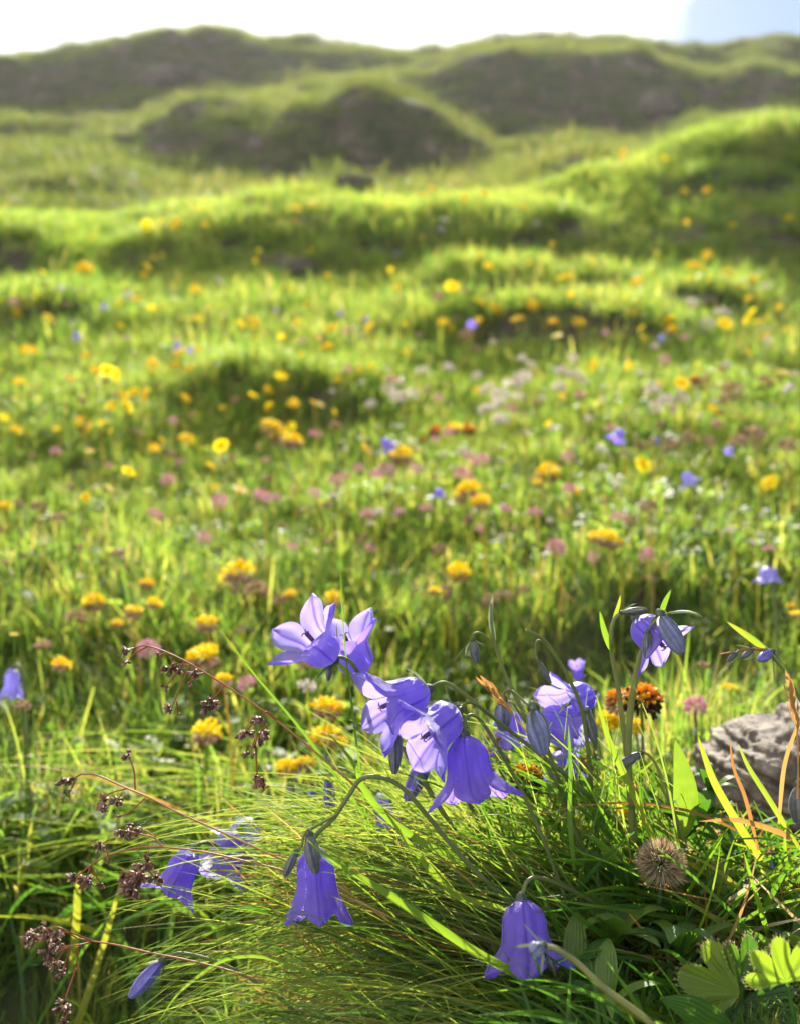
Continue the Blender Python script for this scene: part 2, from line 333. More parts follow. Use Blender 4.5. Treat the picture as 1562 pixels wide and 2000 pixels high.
def smoothcol(pxq, vals):
    # smooth interpolation across the picture's width
    out = np.zeros_like(pxq)
    idx = np.clip(np.searchsorted(KX, pxq) - 1, 0, len(KX) - 2)
    t = np.clip((pxq - KX[idx]) / (KX[idx + 1] - KX[idx]), 0, 1); t = t * t * (3 - 2 * t)
    return vals[idx] * (1 - t) + vals[idx + 1] * t
PXG = np.arange(-1800, 3401, 13.0)
YG_ = np.concatenate([np.geomspace(0.30, 6, 330, endpoint=False), np.geomspace(6, 34, 170, endpoint=False), np.geomspace(34, 90, 14)])
ZL = np.stack([K * (1000 - smoothcol(PXG, v)) * y for y, v in LAY])          # layers x cols
Z = np.empty((len(YG_), len(PXG)))
for c in range(len(PXG)):
    Z[:, c] = np.interp(YG_, LY, ZL[:, c])
PXM, YM = np.meshgrid(PXG, YG_)
XM = (PXM - 781) * K * YM
def bank(cx, w, y0, face, tail, hpx):
    """turf bank: steep near face, long gentle back"""
    global Z
    wob = y0 * (1 + 0.05 * fbm(np.stack([PXM / 90, PXM * 0 + cx, PXM * 0], -1), 3))
    dy = YM - wob
    s = np.where(dy < 0, 0, np.where(dy < face, (np.clip(dy / face, 0, 1)) ** 0.8, np.exp(-np.clip((dy - face) / tail, 0, 9) ** 1.3)))
    Z += K * y0 * hpx * 1.65 * s * np.exp(-np.abs((PXM - cx) / w) ** 3)
for b in [(560,230,1.98,.10,.45,60),(150,130,1.75,.08,.3,22),(1120,230,2.62,.10,.4,58),(940,130,3.0,.12,.5,42),(80,130,2.85,.07,.3,46),(1385,110,3.0,.08,.35,38),
          (1170,80,3.15,.08,.3,26),(560,190,3.62,.14,.8,36),(30,110,3.65,.12,.6,42),(930,230,3.62,.14,.8,22),(1440,190,4.35,.2,.8,40),
          (690,165,12.6,.6,1.2,22),(1180,90,1.02,.06,.2,20),(760,170,1.30,.07,.2,34),(1180,170,.98,.06,.2,36),(300,200,.98,.06,.2,30),(420,100,13.0,.5,2,40),(150,150,8.5,.5,2,22),(680,80,6.6,.3,1,38),(240,60,8.0,.3,1,26),
          (1110,70,7.4,.3,1.2,34),(60,170,22.8,.8,2,32),(300,110,23.2,.7,2,28),(520,120,24.6,.6,2,26),(1300,70,19.6,.5,2,40),(1500,120,21.2,.6,2,28),(1040,170,19.4,.8,2,34),(640,110,12.1,.5,2,30),(800,120,12.6,.6,2,26),
          (1450,110,25.5,.6,2,20),(880,90,24.,.6,2,18),(340,150,26.0,.5,2,18)]:
    bank(*b)
Pn = np.stack([XM, YM, XM * 0], -1)
rel = np.maximum(YM, .5)
Z += fbm(Pn / 0.16, 4, 3) * 0.030 * np.clip((YM - .62) / .4, 0, 1) * (YM < 8) + fbm(Pn / 0.50, 4, 9) * 0.15 * np.clip((YM - 1.2) / 2, 0, 1)
Z += (fbm(Pn / 1.6, 5, 17) * 0.75 - np.abs(fbm(Pn / 3.1, 4, 57)) * 1.1 + .15) * np.clip((YM - 6) / 8, 0, 1)
Z += fbm(Pn / 0.5, 4, 77) * 0.42 * np.clip((YM - 11) / 5, 0, 1)
Z += fbm(Pn / 0.05, 3, 5) * 0.010
# below and behind the viewpoint: the same slope runs on downhill
DX = np.gradient(Z, axis=1) / (K * YM * 13.0)
gy = np.gradient(Z, axis=0) / np.gradient(YM, axis=0)
DYc = gy - DX * (PXM - 781) * K
NZ = 1 / np.sqrt(1 + DX ** 2 + DYc ** 2)
LG = np.log(YG_)
def ground(x, y):
    x = np.asarray(x, float); y = np.clip(np.asarray(y, float), YG_[0], YG_[-1] * .999)
    px = np.clip(x / (K * y) + 781, PXG[0], PXG[-1] - 1)
    i = np.clip(np.searchsorted(YG_, y) - 1, 0, len(YG_) - 2); fy = (y - YG_[i]) / (YG_[i + 1] - YG_[i])
    c = (px - PXG[0]) / 13.0; j = c.astype(int); fx = c - j; j = np.clip(j, 0, len(PXG) - 2)
    z = (Z[i, j] * (1 - fx) + Z[i, j + 1] * fx) * (1 - fy) + (Z[i + 1, j] * (1 - fx) + Z[i + 1, j + 1] * fx) * fy
    nz = NZ[i, j]
    return z, nz
def hit(px, py, h, ymin=0.62, back=True):
    """where a stalk of height h that shows its head at this pixel stands"""
    ys = YG_[(YG_ > ymin) & (YG_ < 34)]
    x = (px - 781) * K * ys; z = (1000 - py) * K * ys
    g, _ = ground(x, ys); k = np.nonzero(z - g <= h)[0]
    if len(k) == 0: return None
    y = ys[k[0]]; return np.array([(px - 781) * K * y, y, float(ground((px - 781) * K * y, y)[0])]), (1000 - py) * K * y
rows, cols = Z.shape
V = np.stack([XM, YM, Z], -1)
back_rows = []
for y in (0.2, 0.05, -0.2, -0.6, -1.5, -4.0, -12.0):                       # downhill behind the camera
    w = 0.30 + (0.30 - y) * 1.0
    back_rows.append(np.stack([XM[0] / 0.30 * w, np.full(cols, y), Z[0] - (0.30 - y) * 0.40], -1))
V = np.concatenate([np.stack(back_rows[::-1]), V]); R = V.shape[0]
i = np.arange(R - 1)[:, None] * cols; j = np.arange(cols - 1)[None]
quads = np.stack([i + j, i + j + 1, i + cols + j + 1, i + cols + j], -1).reshape(-1, 4)
me = make_mesh('ground', V.reshape(-1, 3), quads)
m = bpy.data.materials.new('turf_soil'); nt = new_nodes(m)
geo = N(nt, 'ShaderNodeNewGeometry'); sp = N(nt, 'ShaderNodeSeparateXYZ'); nt.links.new(geo.outputs['True Normal'], sp.inputs[0])
n1 = N(nt, 'ShaderNodeTexNoise', i_Scale=7.0, i_Detail=8.0, i_Roughness=0.65); nt.links.new(geo.outputs['Position'], n1.inputs['Vector'])
n2 = N(nt, 'ShaderNodeTexNoise', i_Scale=1.1, i_Detail=6.0, i_Roughness=0.6); nt.links.new(geo.outputs['Position'], n2.inputs['Vector'])
grs = ramp(nt, n1.outputs[0], [(0.3, (0.035, 0.06, 0.012)), (0.5, (0.07, 0.11, 0.02)), (0.7, (0.14, 0.16, 0.035))])
n4 = N(nt, 'ShaderNodeTexNoise', i_Scale=2.3, i_Detail=7.0, i_Roughness=0.7); nt.links.new(geo.outputs['Position'], n4.inputs['Vector'])
soil = ramp(nt, n4.outputs[0], [(0.36, (0.022, 0.035, 0.012)), (0.47, (0.05, 0.055, 0.022)), (0.56, (0.07, 0.05, 0.038)), (0.66, (0.16, 0.13, 0.115))])
sl = N(nt, 'ShaderNodeMath', operation='MULTIPLY_ADD', i_1=0.5); nt.links.new(n2.outputs[0], sl.inputs[0]); nt.links.new(sp.outputs[2], sl.inputs[2])
fs = ramp(nt, sl.outputs[0], [(0.98, (1, 1, 1)), (1.16, (0, 0, 0))])
mx = N(nt, 'ShaderNodeMix', data_type='RGBA'); nt.links.new(fs, mx.inputs[0]); nt.links.new(grs, mx.inputs[6]); nt.links.new(soil, mx.inputs[7])
br = N(nt, 'ShaderNodeBsdfPrincipled', i_Roughness=0.9); br.inputs['Specular IOR Level'].default_value = 0.15; nt.links.new(mx.outputs[2], br.inputs[0])
bp = N(nt, 'ShaderNodeBump', i_Strength=0.8, i_Distance=0.03); nt.links.new(n1.outputs[0], bp.inputs['Height']); nt.links.new(bp.outputs[0], br.inputs['Normal'])
o = N(nt, 'ShaderNodeOutputMaterial'); nt.links.new(br.outputs[0], o.inputs[0])
me.materials.append(m)
go = bpy.data.objects.new('ground', me); COL.objects.link(go); go['kind'] = 'structure'

# ------------------------------------------------------------------ grass tufts, scattered by geometry nodes
def tuft(name, n, rad, hmin, hmax, w, seg, lean=(0, 0), spread=0.5, mat='grass', leafn=0, dryf=0.06, bendmax=.6):
    g = Geo()
    a = rng.random(n) * 2 * math.pi; r = rad * np.sqrt(rng.random(n))
    root = np.stack([r * np.cos(a), r * np.sin(a), np.full(n, -0.01)], -1)
    L = rng.uniform(hmin, hmax, n) * rng.uniform(.6, 1, n)
    a2 = rng.random(n) * 2 * math.pi; s1 = rng.random(n) * spread
    d = np.stack([np.cos(a2) * s1 + lean[0], np.sin(a2) * s1 + lean[1], np.ones(n)], -1)
    d = unit(d)
    tip = root + d * L[:, None]; bend = rng.uniform(0.05, bendmax, n) * L
    tip = tip + np.stack([np.cos(a2) * bend, np.sin(a2) * bend, -bend * .45], -1)
    mid = root + d * L[:, None] * .6
    C = bez(root, mid, tip, seg + 1)
    sd = np.stack([-np.sin(a2 + rng.normal(0, .6, n)), np.cos(a2), np.zeros(n)], -1)
    rn = np.clip(rng.normal(.5, .2, n), 0, .84); rn[rng.random(n) < dryf] = 1.0
    ribbons(g, C, w * rng.uniform(.5, 1.3, n), sd, rnd=rn)
    if leafn:
        a = rng.random(leafn) * 6.28; r = rad * np.sqrt(rng.random(leafn))
        root = np.stack([r * np.cos(a), r * np.sin(a), rng.uniform(0, hmin * .8, leafn)], -1)
        a2 = rng.random(leafn) * 6.28; l = rng.uniform(.2, .5, leafn) * hmin
        tip = root + np.stack([np.cos(a2) * l, np.sin(a2) * l, rng.uniform(-.1, .7, leafn) * l], -1)
        C = bez(root, (root + tip) / 2 + np.array((0, 0, 1)) * l[:, None] * .2, tip, 5)
        ribbons(g, C, l * .45, np.stack([-np.sin(a2), np.cos(a2), rng.normal(0, .4, leafn)], -1), prof='leaf', rnd=rng.uniform(.2, .7, leafn))
    me = g.mesh(name); me.materials.append(MAT[mat]); return me
def scatter(name, meshes, pts, rot, scl, idx, label=None, cat=None):
    lib = bpy.data.collections.new(name + '_kinds')
    for k, me in enumerate(meshes):
        o = bpy.data.objects.new('%s_kind_%02d' % (name, k), me); lib.objects.link(o)
    me = bpy.data.meshes.new(name); me.vertices.add(len(pts)); me.vertices.foreach_set('co', np.asarray(pts, np.float32).ravel())
    a = me.attributes.new('rot', 'FLOAT_VECTOR', 'POINT'); a.data.foreach_set('vector', np.asarray(rot, np.float32).ravel())
    a = me.attributes.new('scl', 'FLOAT', 'POINT'); a.data.foreach_set('value', np.asarray(scl, np.float32))
    a = me.attributes.new('idx', 'INT', 'POINT'); a.data.foreach_set('value', np.asarray(idx, np.int32))
    ob = bpy.data.objects.new(name, me); COL.objects.link(ob)
    ng = bpy.data.node_groups.new(name, 'GeometryNodeTree')
    ng.interface.new_socket('Geometry', in_out='INPUT', socket_type='NodeSocketGeometry'); ng.interface.new_socket('Geometry', in_out='OUTPUT', socket_type='NodeSocketGeometry')
    gi = ng.nodes.new('NodeGroupInput'); goo = ng.nodes.new('NodeGroupOutput')
    ci = ng.nodes.new('GeometryNodeCollectionInfo'); ci.inputs[0].default_value = lib; ci.inputs['Separate Children'].default_value = True; ci.inputs['Reset Children'].default_value = True
    ip = ng.nodes.new('GeometryNodeInstanceOnPoints'); ip.inputs['Pick Instance'].default_value = True
    def na(n, t):
        x = ng.nodes.new('GeometryNodeInputNamedAttribute'); x.data_type = t; x.inputs['Name'].default_value = n
        return [s for s in x.outputs if s.enabled and s.name == 'Attribute'][0]
    er = ng.nodes.new('FunctionNodeEulerToRotation')
    L = ng.links.new
    L(gi.outputs[0], ip.inputs['Points']); L(ci.outputs[0], ip.inputs['Instance']); L(na('idx', 'INT'), ip.inputs['Instance Index'])
    L(na('rot', 'FLOAT_VECTOR'), er.inputs[0]); L(er.outputs[0], ip.inputs['Rotation']); L(na('scl', 'FLOAT'), ip.inputs['Scale'])
    L(ip.outputs[0], goo.inputs[0])
    md = ob.modifiers.new('scatter', 'NODES'); md.node_group = ng
    ob['kind'] = 'stuff'
    if label: ob['label'] = label
    if cat: ob['category'] = cat
    return ob
near_t = [tuft('t', 46, .030, .05, .10, .0022, 5, leafn=4) for _ in range(5)] + [tuft('t', 60, .035, .04, .08, .0016, 5) for _ in range(3)] \
       + [tuft('t', 26, .03, .04, .07, .003, 4, leafn=26) for _ in range(3)] + [tuft('t', 20, .03, .05, .13, .0012, 6, spread=.25, dryf=.3, bendmax=.25) for _ in range(2)] + [tuft('t', 40, .03, .07, .13, .0022, 5, spread=.35, leafn=4)]
mid_t = [tuft('t', 90, .085, .05, .11, .0032, 4, leafn=8) for _ in range(4)] + [tuft('t', 50, .08, .05, .15, .002, 4, spread=.25, dryf=.35, bendmax=.25), tuft('t', 60, .09, .03, .07, .004, 3, leafn=40)]
far_t = [tuft('t', 130, .30, .09, .20, .009, 3, leafn=0, dryf=.12, mat='hill') for _ in range(5)]
def spread_pts(y0, y1, dens, margin=380, slope_min=0.0, keep=.06):
    area = 0; n = int(dens * K * (1562 + 2 * margin) * (y1 ** 2 - y0 ** 2) / 2)
    y = np.sqrt(rng.random(n) * (y1 ** 2 - y0 ** 2) + y0 ** 2)
    px = rng.uniform(-margin, 1562 + margin, n); x = (px - 781) * K * y
    z, nz = ground(x, y)
    ok = rng.random(n) < np.clip((nz - slope_min) / .2, keep, 1)
    return x[ok], y[ok], z[ok], px[ok]
def lay(name, kinds, y0, y1, dens, smin, smax, **kw):
    x, y, z, px = spread_pts(y0, y1, dens, **kw); n = len(x)
    pts = np.stack([x, y, z], -1)
    rot = np.stack([rng.normal(0, .12, n), rng.normal(-.05, .12, n), rng.random(n) * 6.28], -1)
    cl = vnoise(np.stack([x / .12 / np.maximum(1, y / 2), y / .12 / np.maximum(1, y / 2), x * 0], -1), 31)
    idx = np.clip((cl * .75 + rng.random(n) * .25) * len(kinds), 0, len(kinds) - 1).astype(int)
    scl = rng.uniform(smin, smax, n) * (0.75 + .5 * vnoise(np.stack([x / .2, y / .2, x * 0], -1), 41))
    return scatter(name, kinds, pts, rot, scl, idx)
# the near bank (right and centre) keeps its own planting, so the first band only fills what lies behind and left of it
o1 = lay('meadow_grass', near_t, .64, 2.4, 1500, .65, 1.15, margin=300, slope_min=.12, keep=.6)
o2 = lay('upper_meadow_grass', mid_t, 2.4, 7.0, 330, .6, 1.05, margin=350, slope_min=.5, keep=.25)
o3 = lay('hillside_grass', far_t, 7.0, 33, 26, .6, 1.2, margin=400, slope_min=.72, keep=.38)
for o, l in ((o1, 'sunlit green meadow grass between the flowers behind the bellflowers'), (o2, 'blurred yellow green grass on the humps of the upper meadow'),
             (o3, 'short pale grass covering the hill tops under the sky')): tag(o, l, 'grass')

# ------------------------------------------------------------------ bellflowers
def bell_mesh(L, R, flare, curl, seed, split=0.60, tipw=1.0):
    r_ = np.random.default_rng(seed)
    g = Geo(); nu, nt_ = 13, 26
    u = np.linspace(-1, 1, nu); t = np.linspace(0, 1, nt_)
    for k in range(5):
        jc, jw, jl = r_.uniform(.75, 1.3), r_.uniform(.92, 1.06), r_.uniform(.95, 1.06)
        tw = r_.normal(0, .10)
        T, U = np.meshgrid(t, u, indexing='ij')
        tt = np.clip((T - split) / (1 - split), 0, 1)
        half = 0.5 * np.where(tt <= 0, 1, np.clip(1 - tt ** 2.8, 0, 1) ** 0.85 * (1 + .10 * np.sin(tt * math.pi)) * tipw * jw + (1 - tipw * jw) * (1 - tt) ** 4)
        half = np.maximum(half, 0.012)
        th = (k + U * half) * 2 * math.pi / 5 + tw * tt ** 2
        rr = R * (0.16 + 0.62 * (1 - np.exp(-T * 6.5)) + 0.16 * T + 0.06 * np.sin(T * 9.)) + flare * (np.clip(T - .35, 0, 1) ** 2 * .9 + np.clip(T - split + .02, 0, 1) ** 1.15 * 1.3)
        rr = rr + curl * .7 * jc * tt ** 1.5
        rr *= 1 + 0.035 * np.cos(U * math.pi) * np.clip(T * 3, 0, 1) - 0.05 * np.abs(U) ** 6 * np.clip(T * 2, 0, 1)
        rr += R * .10 * tt * (np.cos(U * math.pi * .9) - .4) * r_.uniform(-.9, .5)
        zz = L * jl * T - curl * jc * 0.3 * tt ** 3
        p = np.stack([T * 6, U * 2 + k * 9, T * 0 + seed], -1)
        rr += R * (0.24 * fbm(p * .6, 3, seed) * T + .22 * fbm(p * 2.4, 3, seed + 5) * (tt + .3 * T)) + R * .05 * np.sin(U * 7 + seed) * np.clip(T * 1.5, 0, 1); zz = zz + R * .14 * fbm(p * 1.7, 2, seed + 9) * tt
        v = np.stack([rr * np.cos(th), rr * np.sin(th), zz], -1)
        i = np.arange(nt_ - 1)[:, None] * nu; j = np.arange(nu - 1)[None]
        q = np.stack([i + j, i + j + 1, i + nu + j + 1, i + nu + j], -1).reshape(-1, 4)
        tn = np.stack([np.full(T.shape, (seed * .37 + k * .21) % 1), T, (U + 1) / 2], -1)
        g.add(v.reshape(-1, 3), q, tn.reshape(-1, 3))
    return g
def bud_geo(L, R, seed, twist=0.5, open_=0.0):
    g = Geo(); nt_, ns = 22, 40
    t = np.linspace(0, 1, nt_); th = np.arange(ns) * 2 * math.pi / ns
    T, A = np.meshgrid(t, th, indexing='ij')
    prof = (np.sin(np.clip(T, .015, 1) ** 0.8 * math.pi * .93) ** 0.62) * (0.75 + .35 * T) * (1 - .25 * T ** 5)
    prof = np.maximum(prof, .03)
    ph = 5 * (A + twist * T)
    ridge = np.abs(np.cos(ph / 2)) ** 0.7
    rr = R * prof * (0.74 + 0.30 * ridge) + open_ * T ** 6
    v = np.stack([rr * np.cos(A), rr * np.sin(A), L * T], -1)
    i = np.arange(nt_ - 1)[:, None] * ns; j = np.arange(ns)[None]; jj = (j + 1) % ns
    q = np.stack([i + j, i + jj, i + ns + jj, i + ns + j], -1).reshape(-1, 4)
    stripe = .5 + .5 * np.cos(ph * 2); stripe = stripe * .6 + .4 * ridge
    g.add(v.reshape(-1, 3), q, np.stack([T * 0 + .5, T, stripe], -1).reshape(-1, 3)); return g
def xf(g, base, F):
    g.v = [v @ F + base for v in g.v]; return g
def calyx_geo(base, F, s, slen, seed, spread=1.0, sw=.0011):
    """small ribbed cup with five narrow sepals; s = cup radius"""
    r_ = np.random.default_rng(seed); g = Geo(); ns = 15; t = np.linspace(0, 1, 6)
    th = np.arange(ns) * 2 * math.pi / ns; T, A = np.meshgrid(t, th, indexing='ij')
    rr = s * (.22 + .95 * np.sin(T * 1.9) ** .8) * (1 + .08 * np.cos(5 * A)); v = np.stack([rr * np.cos(A), rr * np.sin(A), s * 1.9 * (T - .72)], -1)
    i = np.arange(5)[:, None] * ns; j = np.arange(ns)[None]; jj = (j + 1) % ns
    q = np.stack([i + j, i + jj, i + ns + jj, i + ns + j], -1).reshape(-1, 4)
    g.add(v.reshape(-1, 3), q, np.stack([T * 0 + .35, T, A / 6.3], -1).reshape(-1, 3))
    C = []; S = []
    for k in range(5):
        a = (k + .5) * 2 * math.pi / 5 + r_.normal(0, .12); o = np.array((math.cos(a), math.sin(a), 0)); z = np.array((0, 0, 1.))
        l = slen * r_.uniform(.8, 1.15); sp = spread * r_.uniform(.6, 1.3)
        p0 = o * s * .9 + z * s * .3; p1 = p0 + (o * sp + z * .45) * l * .5; p2 = p1 + (o * sp * r_.uniform(-.1, .9) + z * r_.uniform(.1, .9)) * l * .55
        sd = np.cross(o, z); C.append([p0, p1, p2]); S.append(sd)
    C = np.array(C); ribbons(g, bez(C[:, 0], C[:, 1], C[:, 2], 9), np.full(5, sw * 1.3), np.array(S), fold=.35, rnd=r_.uniform(.4, .9, 5), prof='blade')
    return xf(g, base, F)
def style_geo(base, F, L, seed):
    g = Geo(); t = np.linspace(0, 1, 5)
    pts = np.stack([.0006 * np.sin(t * 2 + seed), .0005 * np.cos(t * 3), t * L], -1); tube(g, pts, .00045, .0007, (.3, 0, .5), 7, 3, rad=[.0005, .0004, .0005, .0009, .0010])
    for k in range(3):
        a = k * 2.09 + seed; e = pts[-1]; tube(g, [e, e + (math.cos(a) * .0010, math.sin(a) * .0010, .0012), e + (math.cos(a) * .0022, math.sin(a) * .0022, .0008)], .0004, .0002, (.9, 0, .5), 5, 3)
    return xf(g, base, F)
seedc = [10]
def nseed(): seedc[0] += 7; return seedc[0]
def pix(v): return P(*v)
def add_corolla(root, b, m, w=100, tipw=1.0, flare=.35, curl=.25, roll=0., sep=38, mat='bell', label=None, split=.62, spread=1.0, style=True):
    """b, m: calyx and mouth centre as (px, py, depth); w: tube width in photograph pixels"""
    s = nseed(); B = pix(b); M = pix(m); L = np.linalg.norm(M - B); R = w * .5 * K * b[2]
    F = frame(M - B, roll)
    c = xf(bell_mesh(L, R, flare * R * 2, curl * R * 2, s, split, tipw), B, F).build('corolla', MAT[mat], root, label)
    calyx_geo(B, F, R * .20, sep * K * b[2], s, spread).build('calyx', MAT['dark_sepal'], c)
    if style: style_geo(B, F, L * .80, s).build('style', MAT['style'], c)
    return c
def add_bud(root, b, m, w=30, mat='bud', roll=0., sep=28, spread=.5, label=None, twist=.5):
    s = nseed(); B = pix(b); M = pix(m); L = np.linalg.norm(M - B); R = w * .5 * K * b[2]; F = frame(M - B, roll)
    c = xf(bud_geo(L, R, s, twist), B, F).build('bud', MAT[mat], root, label)
    calyx_geo(B, F, R * .42, sep * K * b[2], s, spread, .0009).build('calyx', MAT['dark_sepal'], c)
    return c
def add_stem(root, pts, w=8, w2=None, mat='stem', name='stem', tint=.5):
    g = Geo(); d = pts[0][2]; C = np.array([pix(p) for p in pts])
    tube(g, C, w * .5 * K * d, (w2 or w) * .5 * K * d, (tint, 0, .5), 8, 7); return g.build(name, MAT[mat], root)
def add_blade(root, pts, w, mat='blade', name='leaf', fold=.35, prof='blade', rnd=.5, face=(1, .2, .2), label=None):
    g = Geo(); C = catmull([pix(p) for p in pts], 6); T = C[-1] - C[0]
    sd = np.cross(T, (0, -1, 0)) * .8 + np.asarray(face, float) * np.linalg.norm(T) * .25
    ribbons(g, C[None], np.array([w * K * pts[0][2]]), unit(sd)[None], fold=fold, rnd=np.array([rnd]), prof=prof)
    return g.build(name, MAT[mat], root, label)
BG = 'violet bellflower plants of the near bank'
def plant(pt, label, cat='bellflower', group=BG, name='bellflower'):
    return thing(name, pix(pt), label, cat, group)

p = plant((1060,1900,.425), 'tall leaning bellflower with two open violet flowers highest on the left, one facing us')
add_stem(p, [(1060,1900,.425),(1000,1790,.425),(930,1690,.425),(860,1580,.422),(800,1480,.420),(748,1400,.415),(712,1340,.408),(690,1298,.402),(668,1284,.400),(652,1287,.398)], 13, 6)
add_stem(p, [(712,1340,.408),(716,1325,.415),(708,1316,.426)], 6, 5, name='flower_stalk')
add_corolla(p, (652,1289,.398), (584,1226,.389), 94, 1.0, .48, .03, 2.05, 60, split=.57)
add_corolla(p, (708,1316,.430), (664,1224,.424), 92, 1.0, .45, .05, .4, 40)
add_bud(p, (646,1298,.402), (641,1330,.402), 13, 'bud_dark', sep=20)
add_stem(p, [(655,1290,.4),(648,1292,.401),(646,1299,.402)], 4, name='bud_stalk')
add_blade(p, [(700,1338,.405),(678,1312,.402),(652,1289,.399)], 12, rnd=.75)

p = plant((1330,1720,.43), 'bellflower on a long arching stem with two flared violet flowers facing left mid picture')
add_stem(p, [(1330,1720,.43),(1200,1600,.425),(1100,1510,.42),(1030,1455,.415),(960,1400,.408),(905,1355,.402),(868,1333,.400),(838,1343,.398)], 10, 6)
add_stem(p, [(960,1400,.408),(920,1372,.402),(893,1384,.396)], 7, 6, name='flower_stalk')
add_corolla(p, (836,1346,.398), (722,1390,.388), 100, 1.0, .40, .08, 1.0, 50)
add_corolla(p, (893,1388,.394), (810,1450,.383), 102, 1.0, .40, .08, .2, 60)
add_blade(p, [(835,1345,.396),(815,1318,.394),(790,1304,.396)], 6, 'dark_sepal', rnd=.9)

p = plant((1120,1800,.41), 'bellflower with one hanging violet bell in the very middle of the flower group')
add_stem(p, [(1120,1800,.41),(1060,1640,.408),(1010,1530,.405),(960,1440,.40),(930,1400,.396),(910,1402,.393),(906,1434,.391)], 9, 6)
add_corolla(p, (906,1436,.390), (928,1574,.384), 104, 1.0, .40, .08, .78, 66, 'deep_bell')

p = plant((1080,1830,.40), 'bellflower arched like a crook with a hanging violet bell at lower centre left')
add_stem(p, [(1080,1830,.40),(980,1750,.40),(900,1672,.398),(840,1600,.395),(785,1538,.392),(740,1518,.39),(705,1522,.389),(680,1556,.388),(650,1600,.387),(620,1628,.386),(610,1652,.386)], 10, 8)
add_stem(p, [(660,1590,.387),(600,1625,.384),(590,1650,.383),(577,1668,.383)], 6, 5, name='bud_stalk')
add_corolla(p, (612,1652,.388), (624,1804,.382), 92, 1.0, .24, .05, .5, 26, 'deep_bell', style=False)
add_bud(p, (604,1628,.378), (618,1706,.376), 34, 'bud_dark', sep=40, spread=.3)
add_bud(p, (580,1662,.383), (556,1712,.383), 20, 'bud_dark', sep=24, spread=.3)

p = plant((1400,1900,.40), 'bellflower with a flared violet bell hanging low beside the bottom edge of the tussock')
add_stem(p, [(1400,1900,.41),(1300,1835,.41),(1200,1785,.405),(1120,1742,.397),(1060,1716,.388),(1030,1720,.383),(1018,1752,.381)], 9, 8)
add_corolla(p, (1018,1756,.381), (1031,1905,.371), 108, 1.0, .34, .05, 1.15, 50, 'deep_bell')

p = plant((1235,1640,.42), 'bellflower with a half hidden violet bell and a large striped bud, highest on the right')
add_stem(p, [(1235,1640,.42),(1226,1480,.415),(1230,1390,.41),(1243,1310,.405),(1262,1250,.40),(1286,1205,.398),(1300,1196,.397)], 14, 10, tint=.7)
add_stem(p, [(1240,1640,.42),(1222,1470,.418),(1207,1350,.412),(1193,1270,.405),(1196,1215,.402),(1220,1196,.402),(1250,1206,.404)], 11, 6, tint=.7)
add_corolla(p, (1240,1208,.406), (1308,1276,.398), 84, 1.0, .26, .28, .9, 60)
add_bud(p, (1288,1200,.392), (1330,1276,.386), 42, 'bud', sep=66, spread=1.6, roll=.4)
add_bud(p, (1265,1234,.395), (1261,1286,.394), 21, 'bud_dark', sep=30, spread=.3)
add_stem(p, [(1290,1202,.396),(1275,1208,.395),(1265,1236,.395)], 5, name='bud_stalk')
add_bud(p, (1212,1196,.40), (1262,1190,.40), 16, 'bud_dark', sep=60, spread=.25)
add_blade(p, [(1196,1275,.404),(1180,1235,.403),(1170,1193,.402)], 13, rnd=.75)
add_blade(p, [(1290,1198,.398),(1298,1175,.398),(1309,1152,.398)], 11, rnd=.75)
add_blade(p, [(1196,1215,.402),(1206,1185,.402),(1211,1162,.402)], 8, rnd=.9)

p = plant((1190,1760,.43), 'thin upright bellflower stem carrying one tiny nodding bud and a long pointed top')
add_stem(p, [(1190,1760,.43),(1110,1600,.425),(1050,1450,.42),(1008,1365,.415),(975,1290,.41),(960,1225,.405),(958,1175,.405)], 11, 5, tint=.65)
add_blade(p, [(965,1250,.405),(957,1205,.404),(962,1160,.404)], 10, 'dark_sepal', rnd=.9)
add_stem(p, [(962,1258,.407),(940,1238,.405),(925,1238,.404),(923,1252,.404)], 5, name='bud_stalk')
add_bud(p, (923,1250,.404), (930,1293,.404), 22, 'bud_dark', sep=50, spread=.7)

p = plant((1170,1760,.44), 'bellflower with a fat blue grey striped bud among grass right of the hanging bell')
add_stem(p, [(1170,1760,.44),(1130,1640,.43),(1100,1560,.42),(1075,1480,.41),(1048,1420,.405),(1040,1385,.403)], 9, 7)
add_bud(p, (1040,1382,.398), (1060,1474,.392), 50, 'bud', sep=52, spread=.55)
add_stem(p, [(1040,1388,.403),(1000,1350,.41),(985,1352,.415),(982,1372,.416)], 5, name='bud_stalk')
add_bud(p, (982,1366,.42), (981,1428,.418), 38, 'bud', sep=34, spread=.6)

p = plant((1180,1740,.46), 'grey stemmed bellflower drooping at the top with two thin withered buds')
add_stem(p, [(1180,1740,.44),(1158,1580,.435),(1148,1470,.43),(1135,1385,.425),(1108,1320,.42),(1078,1272,.415),(1058,1247,.412),(1026,1230,.41)], 9, 6)
add_stem(p, [(1066,1256,.413),(1048,1252,.412),(1045,1275,.411),(1055,1310,.41)], 5, name='bud_stalk')
add_bud(p, (1050,1290,.41), (1075,1335,.41), 12, 'bud_dark', sep=22, spread=.3)
add_bud(p, (1146,1388,.43), (1160,1450,.428), 26, 'bud_dark', sep=34, spread=.3)

